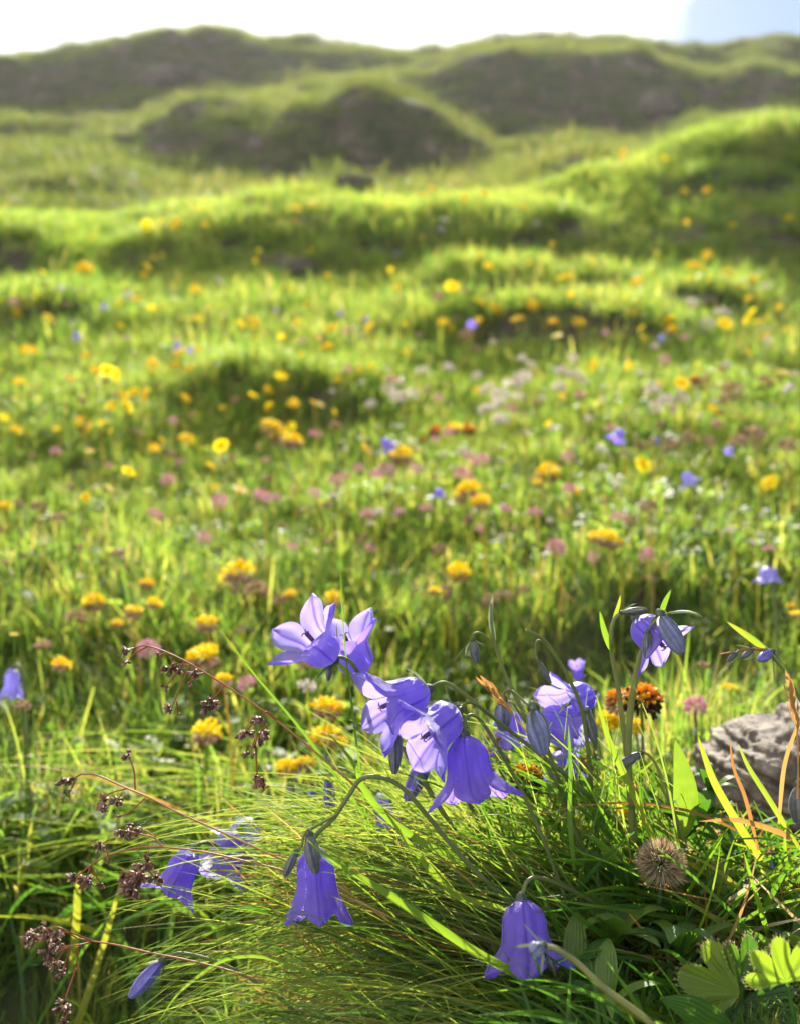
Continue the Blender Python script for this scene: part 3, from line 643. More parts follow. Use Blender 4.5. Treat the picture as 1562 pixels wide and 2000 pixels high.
p = plant((1180,1700,.50), 'soft focus bellflower with wide pale violet flowers behind the fat striped bud')
add_stem(p, [(1180,1700,.50),(1165,1560,.49),(1160,1440,.48),(1155,1355,.475)], 9, 7)
add_corolla(p, (1156,1352,.475), (1085,1384,.465), 78, 1.0, .30, .2, .2, 40, 'bell')
add_corolla(p, (1046,1402,.475), (1150,1438,.465), 92, 1.0, .28, .25, 1.3, 40, 'bell', style=False)
add_stem(p, [(1160,1520,.485),(1100,1430,.48),(1062,1395,.477),(1046,1403,.475)], 6, name='flower_stalk')
add_corolla(p, (985,1385,.48), (1005,1470,.475), 70, 1.0, .25, .2, .6, 30, 'bell', style=False)
add_stem(p, [(1150,1560,.49),(1060,1460,.485),(1000,1375,.482),(985,1386,.48)], 6, name='flower_stalk')
add_corolla(p, (1090,1465,.49), (1100,1530,.485), 64, 1.0, .25, .2, .1, 30, 'bell', style=False)

p = plant((690,1800,.50), 'soft focus violet bellflower farthest left with its bell tilted to lower left')
add_stem(p, [(690,1800,.50),(600,1740,.49),(500,1690,.48),(430,1655,.45),(400,1645,.435),(378,1656,.43)], 8, 6)
add_corolla(p, (378,1658,.43), (326,1758,.422), 74, 1.0, .2, .2, .4, 26, 'deep_bell')
p = plant((720,1790,.53), 'blurred pale edged violet bellflower just right of the farthest left bell')
add_stem(p, [(720,1790,.53),(640,1720,.52),(560,1650,.49),(505,1612,.47),(470,1612,.46)], 7, 6)
add_corolla(p, (468,1622,.46), (420,1722,.45), 84, 1.0, .25, .3, .9, 24, 'bell')
add_corolla(p, (500,1600,.468), (455,1660,.465), 74, 1.0, .25, .3, .2, 24, 'pale_bell', style=False)

p = plant((1000,1760,.45), 'bellflower with half closed striped violet flowers and a dark bud under the middle blossoms')
add_stem(p, [(1000,1760,.45),(950,1640,.44),(900,1540,.435),(860,1470,.43),(845,1455,.43)], 9, 6)
add_bud(p, (842,1462,.43), (792,1566,.425), 40, 'bud_violet', sep=26, spread=.3, twist=.2)
add_stem(p, [(870,1490,.43),(820,1430,.42),(790,1410,.412),(778,1425,.41)], 6, name='bud_stalk')
add_bud(p, (776,1422,.405), (770,1512,.40), 30, 'bud_dark', sep=30, spread=.4)
p = plant((930,1830,.46), 'bellflower with crumpled wilting violet blooms sunk in the grass at centre')
add_stem(p, [(930,1830,.46),(860,1720,.455),(790,1610,.45),(745,1545,.447),(735,1552,.445)], 9, 6)
add_corolla(p, (735,1548,.445), (762,1622,.44), 44, 1.0, .1, .1, .2, 24, 'pale_bell', style=False, split=.75)
add_bud(p, (765,1590,.445), (806,1680,.44), 34, 'bud_violet', sep=22, spread=.3, twist=1.2)
add_bud(p, (800,1632,.45), (862,1690,.447), 30, 'bud_violet', sep=22, spread=.5, twist=1.0)
add_bud(p, (640,1520,.46), (648,1588,.46), 26, 'bud_violet', sep=22, spread=.4)
add_stem(p, [(790,1610,.45),(700,1520,.455),(655,1500,.458),(640,1522,.46)], 6, name='bud_stalk')
p = plant((760,1760,.52), 'pair of dark blurred buds on thin stalks above the crook shaped stem')
add_stem(p, [(760,1760,.52),(660,1640,.515),(590,1540,.51),(572,1518,.51),(570,1535,.51)], 6, 5)
add_bud(p, (570,1530,.51), (568,1590,.51), 22, 'bud_dark', sep=20, spread=.3)
add_bud(p, (612,1532,.52), (608,1588,.52), 22, 'bud_violet', sep=20, spread=.3)
add_stem(p, [(640,1620,.515),(620,1540,.518),(612,1534,.52)], 5, name='bud_stalk')

p = plant((620,1990,.40), 'low bellflower with one closed purple bud pointing down left near the bottom')
add_stem(p, [(640,2060,.40),(560,1960,.395),(450,1890,.39),(360,1862,.385),(322,1872,.383)], 8, 6)
add_bud(p, (318,1876,.382), (254,1948,.378), 33, 'bud_violet', sep=40, spread=.8, twist=.15)
p = plant((1440,2160,.32), 'thick pale bellflower stem in front of the low bell with an unopened green bud')
add_stem(p, [(1330,2060,.315),(1260,1990,.312),(1180,1930,.31),(1125,1880,.308),(1085,1853,.306),(1055,1848,.305)], 13, 9, tint=.9)
add_bud(p, (1060,1846,.305), (1036,1862,.303), 34, 'bud', sep=46, spread=1.6)
p = plant((1450,1660,.42), 'small side bud lying flat over the grass left of the broad pointed leaf')
add_stem(p, [(1400,1800,.43),(1340,1660,.425),(1300,1540,.42),(1275,1485,.417),(1255,1468,.415)], 6, 5, tint=.7)
add_bud(p, (1252,1470,.415), (1200,1500,.413), 22, 'bud_dark', sep=30, spread=.5)
p = plant((1560,1760,.43), 'single slender blue grey bud hanging under the edge of the rock')
add_stem(p, [(1590,1800,.44),(1575,1720,.44),(1540,1672,.435),(1514,1660,.43),(1506,1668,.43)], 5, 4, tint=.8)
add_bud(p, (1506,1668,.43), (1512,1742,.427), 28, 'bud', sep=30, spread=.2)
p = plant((1600,1760,.42), 'dark heavy bud cut by the right edge of the picture in front of the rock')
add_stem(p, [(1620,1800,.42),(1605,1640,.42),(1580,1540,.42),(1562,1530,.42)], 8, 6)
add_bud(p, (1561,1532,.42), (1556,1608,.418), 40, 'bud_dark', sep=50, spread=.3)
p = plant((1600,1560,.42), 'bare arching bellflower stem above the rock with a shrivelled brown violet head')
add_stem(p, [(1620,1640,.42),(1590,1440,.42),(1556,1356,.418),(1525,1303,.415),(1498,1275,.412),(1484,1270,.411)], 8, 5)
add_bud(p, (1508,1272,.412), (1480,1290,.41), 22, 'bud_violet', sep=40, spread=1.6)
add_stem(p, [(1505,1272,.412),(1470,1268,.411),(1440,1272,.41),(1406,1278,.409)], 6, 3, name='withered_stalk', mat='red')
add_bud(p, (1470,1268,.411), (1448,1284,.41), 13, 'bud_dark', sep=30, spread=.8)
add_bud(p, (1440,1272,.41), (1420,1292,.41), 12, 'bud_dark', sep=30, spread=.8)
add_blade(p, [(1492,1266,.411),(1456,1240,.409),(1418,1214,.408)], 13, rnd=.9)
p = plant((1130,1500,.62), 'small blurred violet bellflower just behind the withered grey stem')
add_stem(p, [(1190,1560,.62),(1160,1420,.62),(1140,1330,.62),(1128,1300,.62)], 7, 5)
add_corolla(p, (1130,1330,.62), (1124,1292,.615), 24, 1.0, .2, .1, .2, 20, 'bell', style=False)
p = plant((20,1560,.70), 'blurred pale violet bell touching the left edge of the picture')
add_stem(p, [(60,1640,.70),(55,1480,.70),(48,1330,.70),(34,1298,.70),(26,1308,.70)], 8, 6)
add_corolla(p, (24,1304,.70), (24,1366,.70), 36, 1.0, .15, .1, .2, 20, 'pale_bell', style=False)
p = plant((1500,1500,.80), 'faint blurred grey violet bellflower on the right edge above the rock')
add_stem(p, [(1520,1400,.80),(1516,1240,.80),(1508,1120,.80),(1500,1106,.80)], 8, 6)
add_corolla(p, (1500,1106,.80), (1500,1140,.80), 42, 1.0, .2, .1, .2, 20, 'pale_bell', style=False)

# ------------------------------------------------------------------ woodrush with brown seed clusters
def spikelet(g, c, ax, L, R):
    F = frame(ax, random.random() * 6); t = np.linspace(0, 1, 5); ns = 6
    th = np.arange(ns) * 2 * math.pi / ns; T, A = np.meshgrid(t, th, indexing='ij')
    rr = R * np.maximum(np.sin(T ** .8 * math.pi), .05) * (1 + .25 * np.cos(3 * A + T * 5)); v = np.stack([rr * np.cos(A), rr * np.sin(A), L * (T - .3)], -1).reshape(-1, 3)
    i = np.arange(4)[:, None] * ns; j = np.arange(ns)[None]; jj = (j + 1) % ns
    q = np.stack([i + j, i + jj, i + ns + jj, i + ns + j], -1).reshape(-1, 4)
    g.add(v @ F + c, q, np.stack([np.full(T.size, random.random() * .8), T.ravel(), A.ravel() / 6.3], -1))
    # pointed scales
    n = 6; a = np.random.default_rng(nseed()).random(n) * 6.28
    r0 = np.stack([np.cos(a) * R * .7, np.sin(a) * R * .7, np.full(n, L * .1)], -1); r1 = np.stack([np.cos(a) * R * 1.3, np.sin(a) * R * 1.3, rng.uniform(.35, .8, n) * L], -1)
    ribbons(g, bez(r0, r0 * .3 + r1 * .75, r1, 4) @ F + c, np.full(n, R * .9), np.stack([-np.sin(a), np.cos(a), a * 0], -1) @ F, rnd=rng.uniform(.5, 1, n))
def cluster(root, c, size=34, n=8, ax=(-.4, -.2, -.6)):
    g = Geo(); C = pix(c); s = size * 1.2 * K * c[2]; n += 2
    for k in range(n):
        o = unit(rng.normal(0, 1, 3)) * s * .34 * (rng.random() ** .5) * (1.2, .9, .8)
        spikelet(g, C + o, unit(np.asarray(ax) + unit(o) * .9), s * rng.uniform(.36, .5), s * rng.uniform(.10, .15))
    g.build('seed_cluster', MAT['seed'], root)
def branch(root, pts, w=5, w2=3, tint=.25): return add_stem(root, pts, w, w2, 'red', 'branch', tint)
WG = 'woodrush sprays leaning left from the tussock'
def woodrush(stem, branches, label, d=.39):
    p = thing('woodrush', pix((*stem[0], d)), label, 'woodrush', WG)
    g = Geo(); C = np.array([pix((x, y, d)) for x, y in stem]); tube(g, C, 2.3 * K * d, 1.4 * K * d, (.75, 0, .5), 7, 7)
    a = g.t[0]; a[:, 0] = .85 - .65 * a[:, 1]; g.build('stem', MAT['red'], p)
    for pts, sz, n in branches:
        dd = d + rng.normal(0, .004)
        if len(pts) > 1: branch(p, [(x, y, d if k == 0 else dd) for k, (x, y) in enumerate(pts)], 3.2, 2.4)
        cluster(p, (*pts[-1], dd), sz, n)
    return p
woodrush([(960,1760),(820,1640),(700,1540),(600,1455),(520,1392),(430,1332),(350,1285),(290,1262),(262,1266)],
    [([(262,1266),(240,1270)],26,5),([(290,1262),(262,1278),(250,1294)],18,3),([(330,1276),(308,1276)],16,3),([(380,1300),(348,1298),(335,1308)],32,8),([(400,1315),(382,1316)],24,5),([(385,1305),(378,1320),(372,1336)],14,2),
     ([(360,1292),(340,1322),(322,1343)],17,3),([(372,1300),(352,1345),(335,1385)],26,5),([(345,1370),(350,1394)],12,2),([(440,1338),(420,1362),(408,1378)],36,9),([(540,1405),(520,1390),(512,1408)],34,7),([(500,1408),(478,1430)],30,7),
     ([(522,1415),(505,1436)],34,8),([(500,1440),(494,1456)],16,3),([(505,1440),(488,1472)],22,4),([(500,1450),(502,1500),(505,1524)],32,6),([(505,1515),(520,1541)],14,2)],
    'tallest woodrush spray with brown seed clusters reaching up left past the yellow vetches', .40)
woodrush([(760,1800),(640,1720),(520,1665),(430,1624),(350,1588),(290,1557),(240,1536),(190,1514),(160,1512)],
    [([(160,1512),(132,1526)],30,7),([(150,1520),(138,1545)],16,3),([(265,1542),(262,1505),(252,1476)],26,5),([(250,1540),(215,1550),(200,1568)],32,7),([(240,1548),(228,1566)],28,6),([(285,1558),(255,1585),(236,1594)],15,2)],
    'woodrush spray in the middle of the left side with one cluster standing straight up', .39)
woodrush([(760,1790),(640,1735),(560,1702),(480,1682),(400,1664),(320,1655),(270,1656),(210,1672),(178,1690)],
    [([(178,1690),(150,1712)],30,8),([(178,1690),(168,1722)],34,9),([(178,1690),(198,1728)],18,3),([(210,1660),(213,1682)],12,2),([(320,1655),(290,1625),(262,1618)],26,5),([(300,1635),(245,1622)],34,9),([(213,1640),(196,1652)],24,6),
     ([(290,1662),(285,1690)],36,10),([(285,1690),(265,1712)],42,12),([(285,1690),(303,1716)],30,8),([(280,1700),(258,1738)],38,10),([(280,1700),(240,1715)],26,6)],
    'woodrush spray with the densest dark brown clusters beside the farthest left bell', .385)
woodrush([(840,2040),(700,1985),(600,1950),(480,1905),(380,1878),(300,1862),(230,1846),(180,1838),(150,1832)],
    [([(180,1838),(140,1822),(112,1820)],24,6),([(150,1832),(118,1812),(86,1814)],28,7),([(120,1818),(66,1830)],34,9),([(120,1822),(98,1830)],30,8),([(180,1840),(150,1846),(112,1850)],24,6),([(140,1848),(92,1868)],34,10),([(130,1850),(108,1884)],26,7),
     ([(140,1846),(130,1875),(124,1902)],22,6),([(155,1846),(148,1890),(128,1950)],8,1),([(150,1890),(124,1966)],34,9),([(135,1960),(128,1996)],22,5)],
    'reddest woodrush spray low in the bottom left corner with drooping clusters', .38)

# ------------------------------------------------------------------ brown-orange vetch heads, clover, bristly seed head, spikelets
def floret_geo(g, c, ax, L, R, tint):
    F = frame(ax, random.random() * 6); ns = 6; t = np.array((0, .3, .62, .85, 1.)); rr = np.array((.35, .5, .6, 1.0, .2)) * R
    th = np.arange(ns) * 2 * math.pi / ns; T, A = np.meshgrid(np.arange(5), th, indexing='ij')
    v = np.stack([rr[T] * np.cos(A) + (t[T] ** 2) * R * .9, rr[T] * np.sin(A) * .75, t[T] * L], -1).reshape(-1, 3)
    i = np.arange(4)[:, None] * ns; j = np.arange(ns)[None]; jj = (j + 1) % ns
    q = np.stack([i + j, i + jj, i + ns + jj, i + ns + j], -1).reshape(-1, 4)
    g.add(v @ F + c, q, np.stack([np.full(T.size, tint), t[T].ravel(), A.ravel() / 6.3], -1))
def head_geo(R, n, L, up=-.2, rad=.12, flat=.8, seed=0, zmax=1.0):
    g = Geo()
    for k in range(n):
        z = up + (zmax - up) * (k + .5) / n; a = k * 2.39996; s = math.sqrt(max(0, 1 - z * z)); ax = np.array((s * math.cos(a), s * math.sin(a), z))
        floret_geo(g, ax * (R * .45, R * .45, R * .45 * flat), unit(ax + rng.normal(0, .12, 3)), L * rng.uniform(.85, 1.15), rad * R * rng.uniform(.8, 1.2), rng.random())
    return g
def shifted(g, c): g.v = [v + c for v in g.v]; return g
def vetch_near(c, size, label, split=.1, mats=('husk', 'orange'), stem=None):
    C = pix(c); R = size * .5 * K * c[2]
    ft = pix(stem); p = thing('kidney_vetch', ft, label, 'vetch', 'brown and orange vetch heads behind the bellflowers')
    g = Geo(); tube(g, [ft, ft * .5 + C * .5 + (.002, 0, 0), C], .0009, .0008, (.6, 0, .5)); g.build('stem', MAT['stem'], p)
    shifted(head_geo(R, 80, R * .62, -.75, .12, .85, zmax=.75), C).build('husks', MAT[mats[0]], p)
    shifted(head_geo(R * 1.02, 60, R * .66, split, .135, .85), C).build('florets', MAT[mats[1]], p)
vetch_near((1252,1372,.50), 76, 'round vetch head with orange petals over dark brown husks between two bellflower stems', .15, stem=(1240,1620,.52))
vetch_near((1212,1376,.54), 62, 'vetch head with yellow petals crowded behind the left of the two tall right stems', .3, mats=('wool', 'orange'), stem=(1215,1620,.55))
vetch_near((1027,1522,.45), 62, 'dark brown vetch head with orange rim just right of the hanging middle bell', .35, stem=(1060,1760,.46))
vetch_near((1130,1502,.52), 56, 'brown vetch head almost hidden by grass below the pale soft focus flowers', .5, stem=(1150,1700,.53))
vetch_near((1215,1590,.44), 34, 'small bright yellow vetch tuft low in the grass above the bristly ball', -.1, mats=('yellow', 'yellow'), stem=(1230,1700,.44))
vetch_near((1188,1408,.56), 44, 'clear yellow vetch cluster low beside the left tall right hand stem', -.1, mats=('yellow', 'yellow'), stem=(1195,1600,.56))
vetch_near((1240,1420,.55), 36, 'lemon yellow vetch cluster directly below the round orange brown head', -.1, mats=('yellow', 'yellow'), stem=(1245,1600,.55))
def brown_spike(pts, w, label):
    p = thing('plantain_spike', pix(pts[0]), label, 'seed spike', 'woolly brown spikes in the grass')
    a, b = pix(pts[-2]), pix(pts[-1]); g = Geo(); tube(g, [pix(q) for q in pts[:-1]], .0006, .0006, (.3, 0, .5)); g.build('stem', MAT['red'], p)
    g = Geo()
    for k in range(60):
        t = rng.random(); an = rng.random() * 6.28; r = w * .5 * K * pts[0][2] * (1 - .5 * t ** 3)
        spikelet_c = a + (b - a) * t + np.array((math.cos(an) * r * .6, math.sin(an) * r * .6, 0))
        floret_geo(g, spikelet_c, unit(np.array((math.cos(an), math.sin(an), .5))), r * .9, r * .28, rng.random())
    g.build('spike', MAT['wool'], p)
brown_spike([(800,1800,.47),(770,1720,.465),(742,1680,.46),(735,1630,.46)], 44, 'pale brown woolly spike in the tussock right of the crook stem bell')
brown_spike([(1010,1640,.48),(990,1540,.475),(972,1500,.47),(960,1430,.47)], 30, 'dark woolly spike right behind the middle hanging bell')
brown_spike([(600,1760,.50),(585,1660,.50),(582,1630,.50),(576,1590,.50)], 30, 'short brown spike between the dark buds and the crook stem')
# bristly ball
C = pix((1290,1688,.392)); R = 38 * K * .40; ft = pix((1288,1850,.40))
p = thing('bristly_seed_head', ft, 'round bristly grey pink seed ball on a thick green stalk, lower right', 'seed head')
g = Geo(); tube(g, [ft, pix((1284,1800,.40)), pix((1288,1750,.40)), pix((1292,1712,.40))], .0011, .0012, (.3, 0, .5), 10); g.build('stem', MAT['leaf'], p)
shifted(head_geo(R, 90, R * .55, -.9, .11, 1), C).build('core', MAT['dark_sepal'], p)
n = 1500; k = np.arange(n); z = 1 - 2 * (k + .5) / n * .93; a = k * 2.39996; s = np.sqrt(1 - z * z)
D = unit(np.stack([s * np.cos(a), s * np.sin(a), z], -1) + rng.normal(0, .12, (n, 3))); D[:, 2] += .15
L = R * rng.uniform(.42, .72, n); r0 = C + D * R * .75; r1 = C + unit(D) * (R * .75 + L)[:, None]; mid = (r0 + r1) / 2 + rng.normal(0, .0003, (n, 3))
g = Geo(); ribbons(g, bez(r0, mid, r1, 4), np.full(n, .00021), unit(rng.normal(0, 1, (n, 3))), rnd=rng.uniform(0, 1, n)); o = g.build('bristles', MAT['wool'], p); o['kind'] = 'stuff'
# clover
C = pix((1357,1380,.63)); ft, = [pix((1362,1600,.63))]
p = thing('clover_flower', ft, 'single pale pink clover ball in soft focus above the rock', 'clover', 'pink clover heads')
g = Geo(); tube(g, [ft, C], .0010, .0009, (.3, 0, .5)); g.build('stem', MAT['stem'], p)
shifted(head_geo(23 * K * .63, 70, 23 * K * .63 * .62, -.6, .11, 1), C).build('flower_head', MAT['pink'], p)
# golden spikelets of grass
def spikelet_ear(pts, w, n, label):
    p = thing('grass_ear', pix(pts[0]), label, 'grass ear', 'golden grass ears')
    C = catmull([pix(q) for q in pts], 8); g = Geo(); tube(g, C, .0004, .0003, (.8, 0, .5), 5, 0); g.build('stem', MAT['dry'], p)
    g = Geo(); m = len(C); a, b = C[int(m * .55)], C[-1]; ax = unit(b - a); F = frame(ax)
    for k in range(n):
        t = k / (n - 1); c = a + (b - a) * t * .8; an = k * 2.4; o = F[0] * math.cos(an) + F[1] * math.sin(an) * .7; L = np.linalg.norm(b - a) * .42; ww = w * K * pts[0][2]
        tip = c + ax * L + o * ww * .5 * rng.uniform(.5, 1.3)
        ribbons(g, bez(c[None], (c + tip)[None] / 2 + o * ww * .35, tip[None], 7), np.array([ww * .34]), np.cross(ax, o)[None], fold=.5, rnd=np.array([rng.uniform(.2, .7)]), prof='leaf')
    g.build('husks', MAT['dry'], p)
spikelet_ear([(1060,1480,.40),(1035,1440,.40),(1005,1402,.40),(985,1375,.40),(945,1330,.40)], 24, 11, 'golden brown dry grass ear pointing up left above the bud and bell')
spikelet_ear([(1556,1560,.40),(1558,1500,.40),(1556,1440,.40),(1554,1400,.40),(1540,1328,.40)], 24, 11, 'upright golden grass ear at the right edge in front of the rock')
spikelet_ear([(1270,1590,.42),(1255,1560,.42),(1243,1545,.42),(1228,1520,.42)], 22, 8, 'short straw coloured ear in the grass below the flat lying bud')

# ------------------------------------------------------------------ rock
def rock(name, c, rad, tilt, label, seed, mat, sc=1.0, nu=260, nv=150, group=None):
    C = pix(c)
    th = np.linspace(0, 2 * math.pi, nu, endpoint=False); ph = np.linspace(.02, math.pi - .02, nv)
    PH, TH = np.meshgrid(ph, th, indexing='ij'); d = np.stack([np.sin(PH) * np.cos(TH), np.sin(PH) * np.sin(TH), np.cos(PH)], -1)
    sq = np.sign(d) * np.abs(d) ** .80 * .96
    v = sq * rad
    ct, st = math.cos(tilt), math.sin(tilt)
    bed = v[..., 2] * ct - v[..., 0] * st * .8 + .004 * fbm(v * 12, 3, seed)            # height across the bedding
    step = vnoise(np.stack([bed / .0055, v[..., 0] * 6, v[..., 1] * 6], -1), seed + 3) + .6 * vnoise(np.stack([bed / .0022, v[..., 0] * 14, v[..., 1] * 14], -1), seed + 8)
    step = np.round(step * 3.0) / 3.0 * .55 + step * .45
    v = v + d * ((step - .8)[..., None] * .0085 + fbm(v * 16, 4, seed)[..., None] * .034 + (np.round(fbm(v * 30, 3, seed + 6) * 9) / 9)[..., None] * .012 + fbm(v * 130, 4, seed + 2)[..., None] * .006)
    v = v * sc + C
    i = np.arange(nv - 1)[:, None] * nu; j = np.arange(nu)[None]; jj = (j + 1) % nu
    q = np.stack([i + j, i + nu + j, i + nu + jj, i + jj], -1).reshape(-1, 4)
    g = Geo(); g.add(v.reshape(-1, 3), q, np.stack([bed * 0 + .5, np.clip(bed * 12 + .5, 0, 1), step * .6], -1).reshape(-1, 3))
    o = g.build(name, mat); tag(o, label, 'rock', group); return o
m = bpy.data.materials.new('slate'); nt = new_nodes(m)
geo = N(nt, 'ShaderNodeNewGeometry'); n1 = N(nt, 'ShaderNodeTexNoise', i_Scale=60.0, i_Detail=9.0, i_Roughness=0.7); nt.links.new(geo.outputs['Position'], n1.inputs['Vector'])
c = ramp(nt, n1.outputs[0], [(0.28, (0.028, 0.020, 0.014)), (0.5, (0.085, 0.064, 0.048)), (0.7, (0.20, 0.158, 0.122))])
mpx = N(nt, 'ShaderNodeMapping'); mpx.inputs['Rotation'].default_value = (0, -.45, 0); mpx.inputs['Scale'].default_value = (25, 25, 260); nt.links.new(geo.outputs['Position'], mpx.inputs[0])
n2 = N(nt, 'ShaderNodeTexNoise', i_Scale=1.0, i_Detail=5.0); nt.links.new(mpx.outputs[0], n2.inputs['Vector'])
cr = ramp(nt, n2.outputs[0], [(0.36, (0.45, 0.43, 0.42)), (0.46, (1, 1, 1))])
mm = N(nt, 'ShaderNodeMix', data_type='RGBA', blend_type='MULTIPLY', i_0=.8); nt.links.new(c, mm.inputs[6]); nt.links.new(cr, mm.inputs[7])
n3 = N(nt, 'ShaderNodeTexNoise', i_Scale=140.0, i_Detail=4.0); nt.links.new(geo.outputs['Position'], n3.inputs['Vector'])
lf = ramp(nt, n3.outputs[0], [(0.62, (0, 0, 0)), (0.68, (1, 1, 1))]); ml = N(nt, 'ShaderNodeMix', data_type='RGBA'); nt.links.new(lf, ml.inputs[0]); nt.links.new(mm.outputs[2], ml.inputs[6]); ml.inputs[7].default_value = (.30, .29, .23, 1)
br = N(nt, 'ShaderNodeBsdfPrincipled', i_Roughness=0.8); nt.links.new(ml.outputs[2], br.inputs[0])
bp = N(nt, 'ShaderNodeBump', i_Strength=0.7, i_Distance=0.0015); nt.links.new(n1.outputs[0], bp.inputs['Height'])
b2 = N(nt, 'ShaderNodeBump', i_Strength=0.8, i_Distance=0.002); nt.links.new(n2.outputs[0], b2.inputs['Height']); nt.links.new(bp.outputs[0], b2.inputs['Normal']); nt.links.new(b2.outputs[0], br.inputs['Normal'])
o = N(nt, 'ShaderNodeOutputMaterial'); nt.links.new(br.outputs[0], o.inputs[0])
MAT['rock'] = m
rock('rock', (1650,1600,.57), (.090, .072, .066), -.42, 'weathered grey brown layered rock jutting in from the right edge', 5, m)

def outcrop(px, py, h_px, w_px, seed, label, ymin=2.4):
    r = hit(px, py, .02, ymin)
    if r is None: return
    b = r[0]; D = b[1]; sc = w_px * K * D / .14
    rock('rock', (px, 1000 - (b[2] - .01 * D * .3) / (K * D), D), (.07, .05, .07 * h_px / w_px), rng.uniform(-.4, .4), label, seed, MAT['rock'], sc, 96, 56, 'rocks in the slope')
for k, (x, y, w, h, l, ym) in enumerate([(330,178,120,60,'broad grey rock outcrop in the dark face of the left hilltop',20),(690,362,90,46,'pale brown rock in the gap before the central mound',5.4),(1125,328,70,34,'small pale rock at the foot of the right mound',5.4),(590,520,110,40,'brown stones in the shaded bank left of centre',3.0),
        (1290,215,90,60,'dark rock below the right hand hilltop',14),(100,215,60,40,'little rock under the far left hilltop',14),(565,228,36,22,'small glinting rock on the rim of the central mound',11),(1380,585,60,26,'stone half sunk at the right in the upper meadow',2.6),(130,640,90,26,'flat brown stone in the turf cut at the left edge',2.4)]):
    outcrop(x, y, h, w, 40 + k * 3, l, ym)

# ------------------------------------------------------------------ the near bank: tussock of fine grass, broad blades, leaves, litter
def stuff(g, name, mat, label, cat='grass'):
    o = g.build(name, MAT[mat]); return tag(o, label, cat, kind='stuff')
def rpix(px, py, d): return np.stack([(px - 781) * K * d, d, (1000 - py) * K * d], -1)
def on_ground(px, d):
    x = (px - 781) * K * d; z, _ = ground(x, d); return np.stack([x, d, z], -1)
def sweep(n, root_px, root_d, tips, w, lift, rn, m=14, fold=.3, sag=.15):
    """blades growing from the ground and swept over by wind; tips given as ranges in the view"""
    rp = rng.uniform(*root_px, n); rd = rng.uniform(*root_d, n); A = on_ground(rp, rd) - (0, 0, .004)
    (x0, x1), (y0, y1), (d0, d1) = tips
    tx = rng.uniform(x0, x1, n); ty = rng.uniform(y0, y1, n); td = rng.uniform(d0, d1, n); C = rpix(tx, ty, td)
    D = C - A; L = np.linalg.norm(D, axis=1)
    B = A + D * rng.uniform(.42, .58, n)[:, None] + np.stack([rng.normal(0, .08, n), rng.normal(0, .10, n), lift + rng.normal(0, .09, n)], -1) * L[:, None]
    cc = bez(A, B, C, m)
    g = sweep.g; side = unit(np.cross(D, (0, -1, 0)) + rng.normal(0, .5, (n, 3)) * L[:, None])
    ribbons(g, cc, w * K * td * rng.uniform(.6, 1.35, n), side, fold=fold, rnd=np.clip(rng.normal(rn[0], rn[1], n), 0, 1), prof='blade')
# fine tussock streaming to the left
sweep.g = g = Geo()
sweep(400, (1000, 1420), (.40, .50), ((170, 700), (1620, 2040), (.395, .47)), 3.4, .20, (.45, .22))
sweep(560, (950, 1380), (.40, .50), ((480, 1000), (1640, 2080), (.395, .45)), 3.8, .16, (.38, .2))
sweep(340, (900, 1300), (.38, .50), ((380, 900), (1500, 1700), (.41, .50)), 3.4, .12, (.5, .22))
sweep(150, (900, 1400), (.40, .50), ((520, 1250), (1330, 1560), (.39, .50)), 3.6, .06, (.5, .2))
sweep(240, (800, 1200), (.35, .42), ((250, 900), (1900, 2160), (.34, .38)), 3.4, .15, (.4, .22))
stuff(g, 'fine_grass', 'fine', 'tussock of hair thin green grass streaming left across the bottom of the picture')
# second tussock beyond it on the left
sweep.g = g = Geo()
sweep(100, (380, 760), (.66, .80), ((-120, 420), (1440, 1700), (.60, .74)), 4.0, .10, (.45, .25))
sweep(60, (200, 620), (.62, .74), ((-80, 460), (1600, 1760), (.56, .68)), 4.0, .2, (.35, .2))
stuff(g, 'fine_grass', 'fine', 'soft focus tussock of fine grass bending left at the left edge')
# broad green blades through the bells and over the right hand bank
sweep.g = g = Geo()
sweep(260, (1000, 1500), (.40, .52), ((850, 1330), (1430, 1800), (.39, .50)), 9, .10, (.5, .25), 12)
sweep(190, (1150, 1700), (.38, .48), ((1000, 1650), (1600, 1900), (.37, .46)), 10, .10, (.45, .25), 12)
sweep(150, (1250, 1750), (.40, .50), ((1150, 1700), (1560, 1800), (.40, .48)), 8, .22, (.5, .3), 12)
sweep(120, (1050, 1400), (.33, .40), ((900, 1300), (1850, 2050), (.33, .39)), 9, .12, (.35, .2), 12)
sweep(30, (1000, 1300), (.36, .40), ((250, 800), (1600, 1950), (.36, .385)), 3.2, .15, (.6, .3))
sweep(50, (-50, 600), (.56, .72), ((-60, 500), (1650, 1960), (.54, .70)), 12, .12, (.45, .3), 12)
stuff(g, 'broad_grass', 'blade', 'mixed broad bright green grass blades of the near bank around the stems')
sweep.g = g = Geo()
sweep(90, (1300, 1750), (.38, .48), ((1150, 1750), (1650, 1900), (.37, .47)), 7, .04, (.6, .3), 12)
sweep(60, (1000, 1700), (.38, .50), ((950, 1600), (1560, 1880), (.38, .50)), 6, .10, (.6, .3), 12)
sweep(40, (700, 1200), (.40, .46), ((300, 800), (1560, 1960), (.37, .44)), 4, .12, (.3, .3), 12)
stuff(g, 'dry_grass', 'dry', 'loose tan and orange dead grass lying between the green blades')
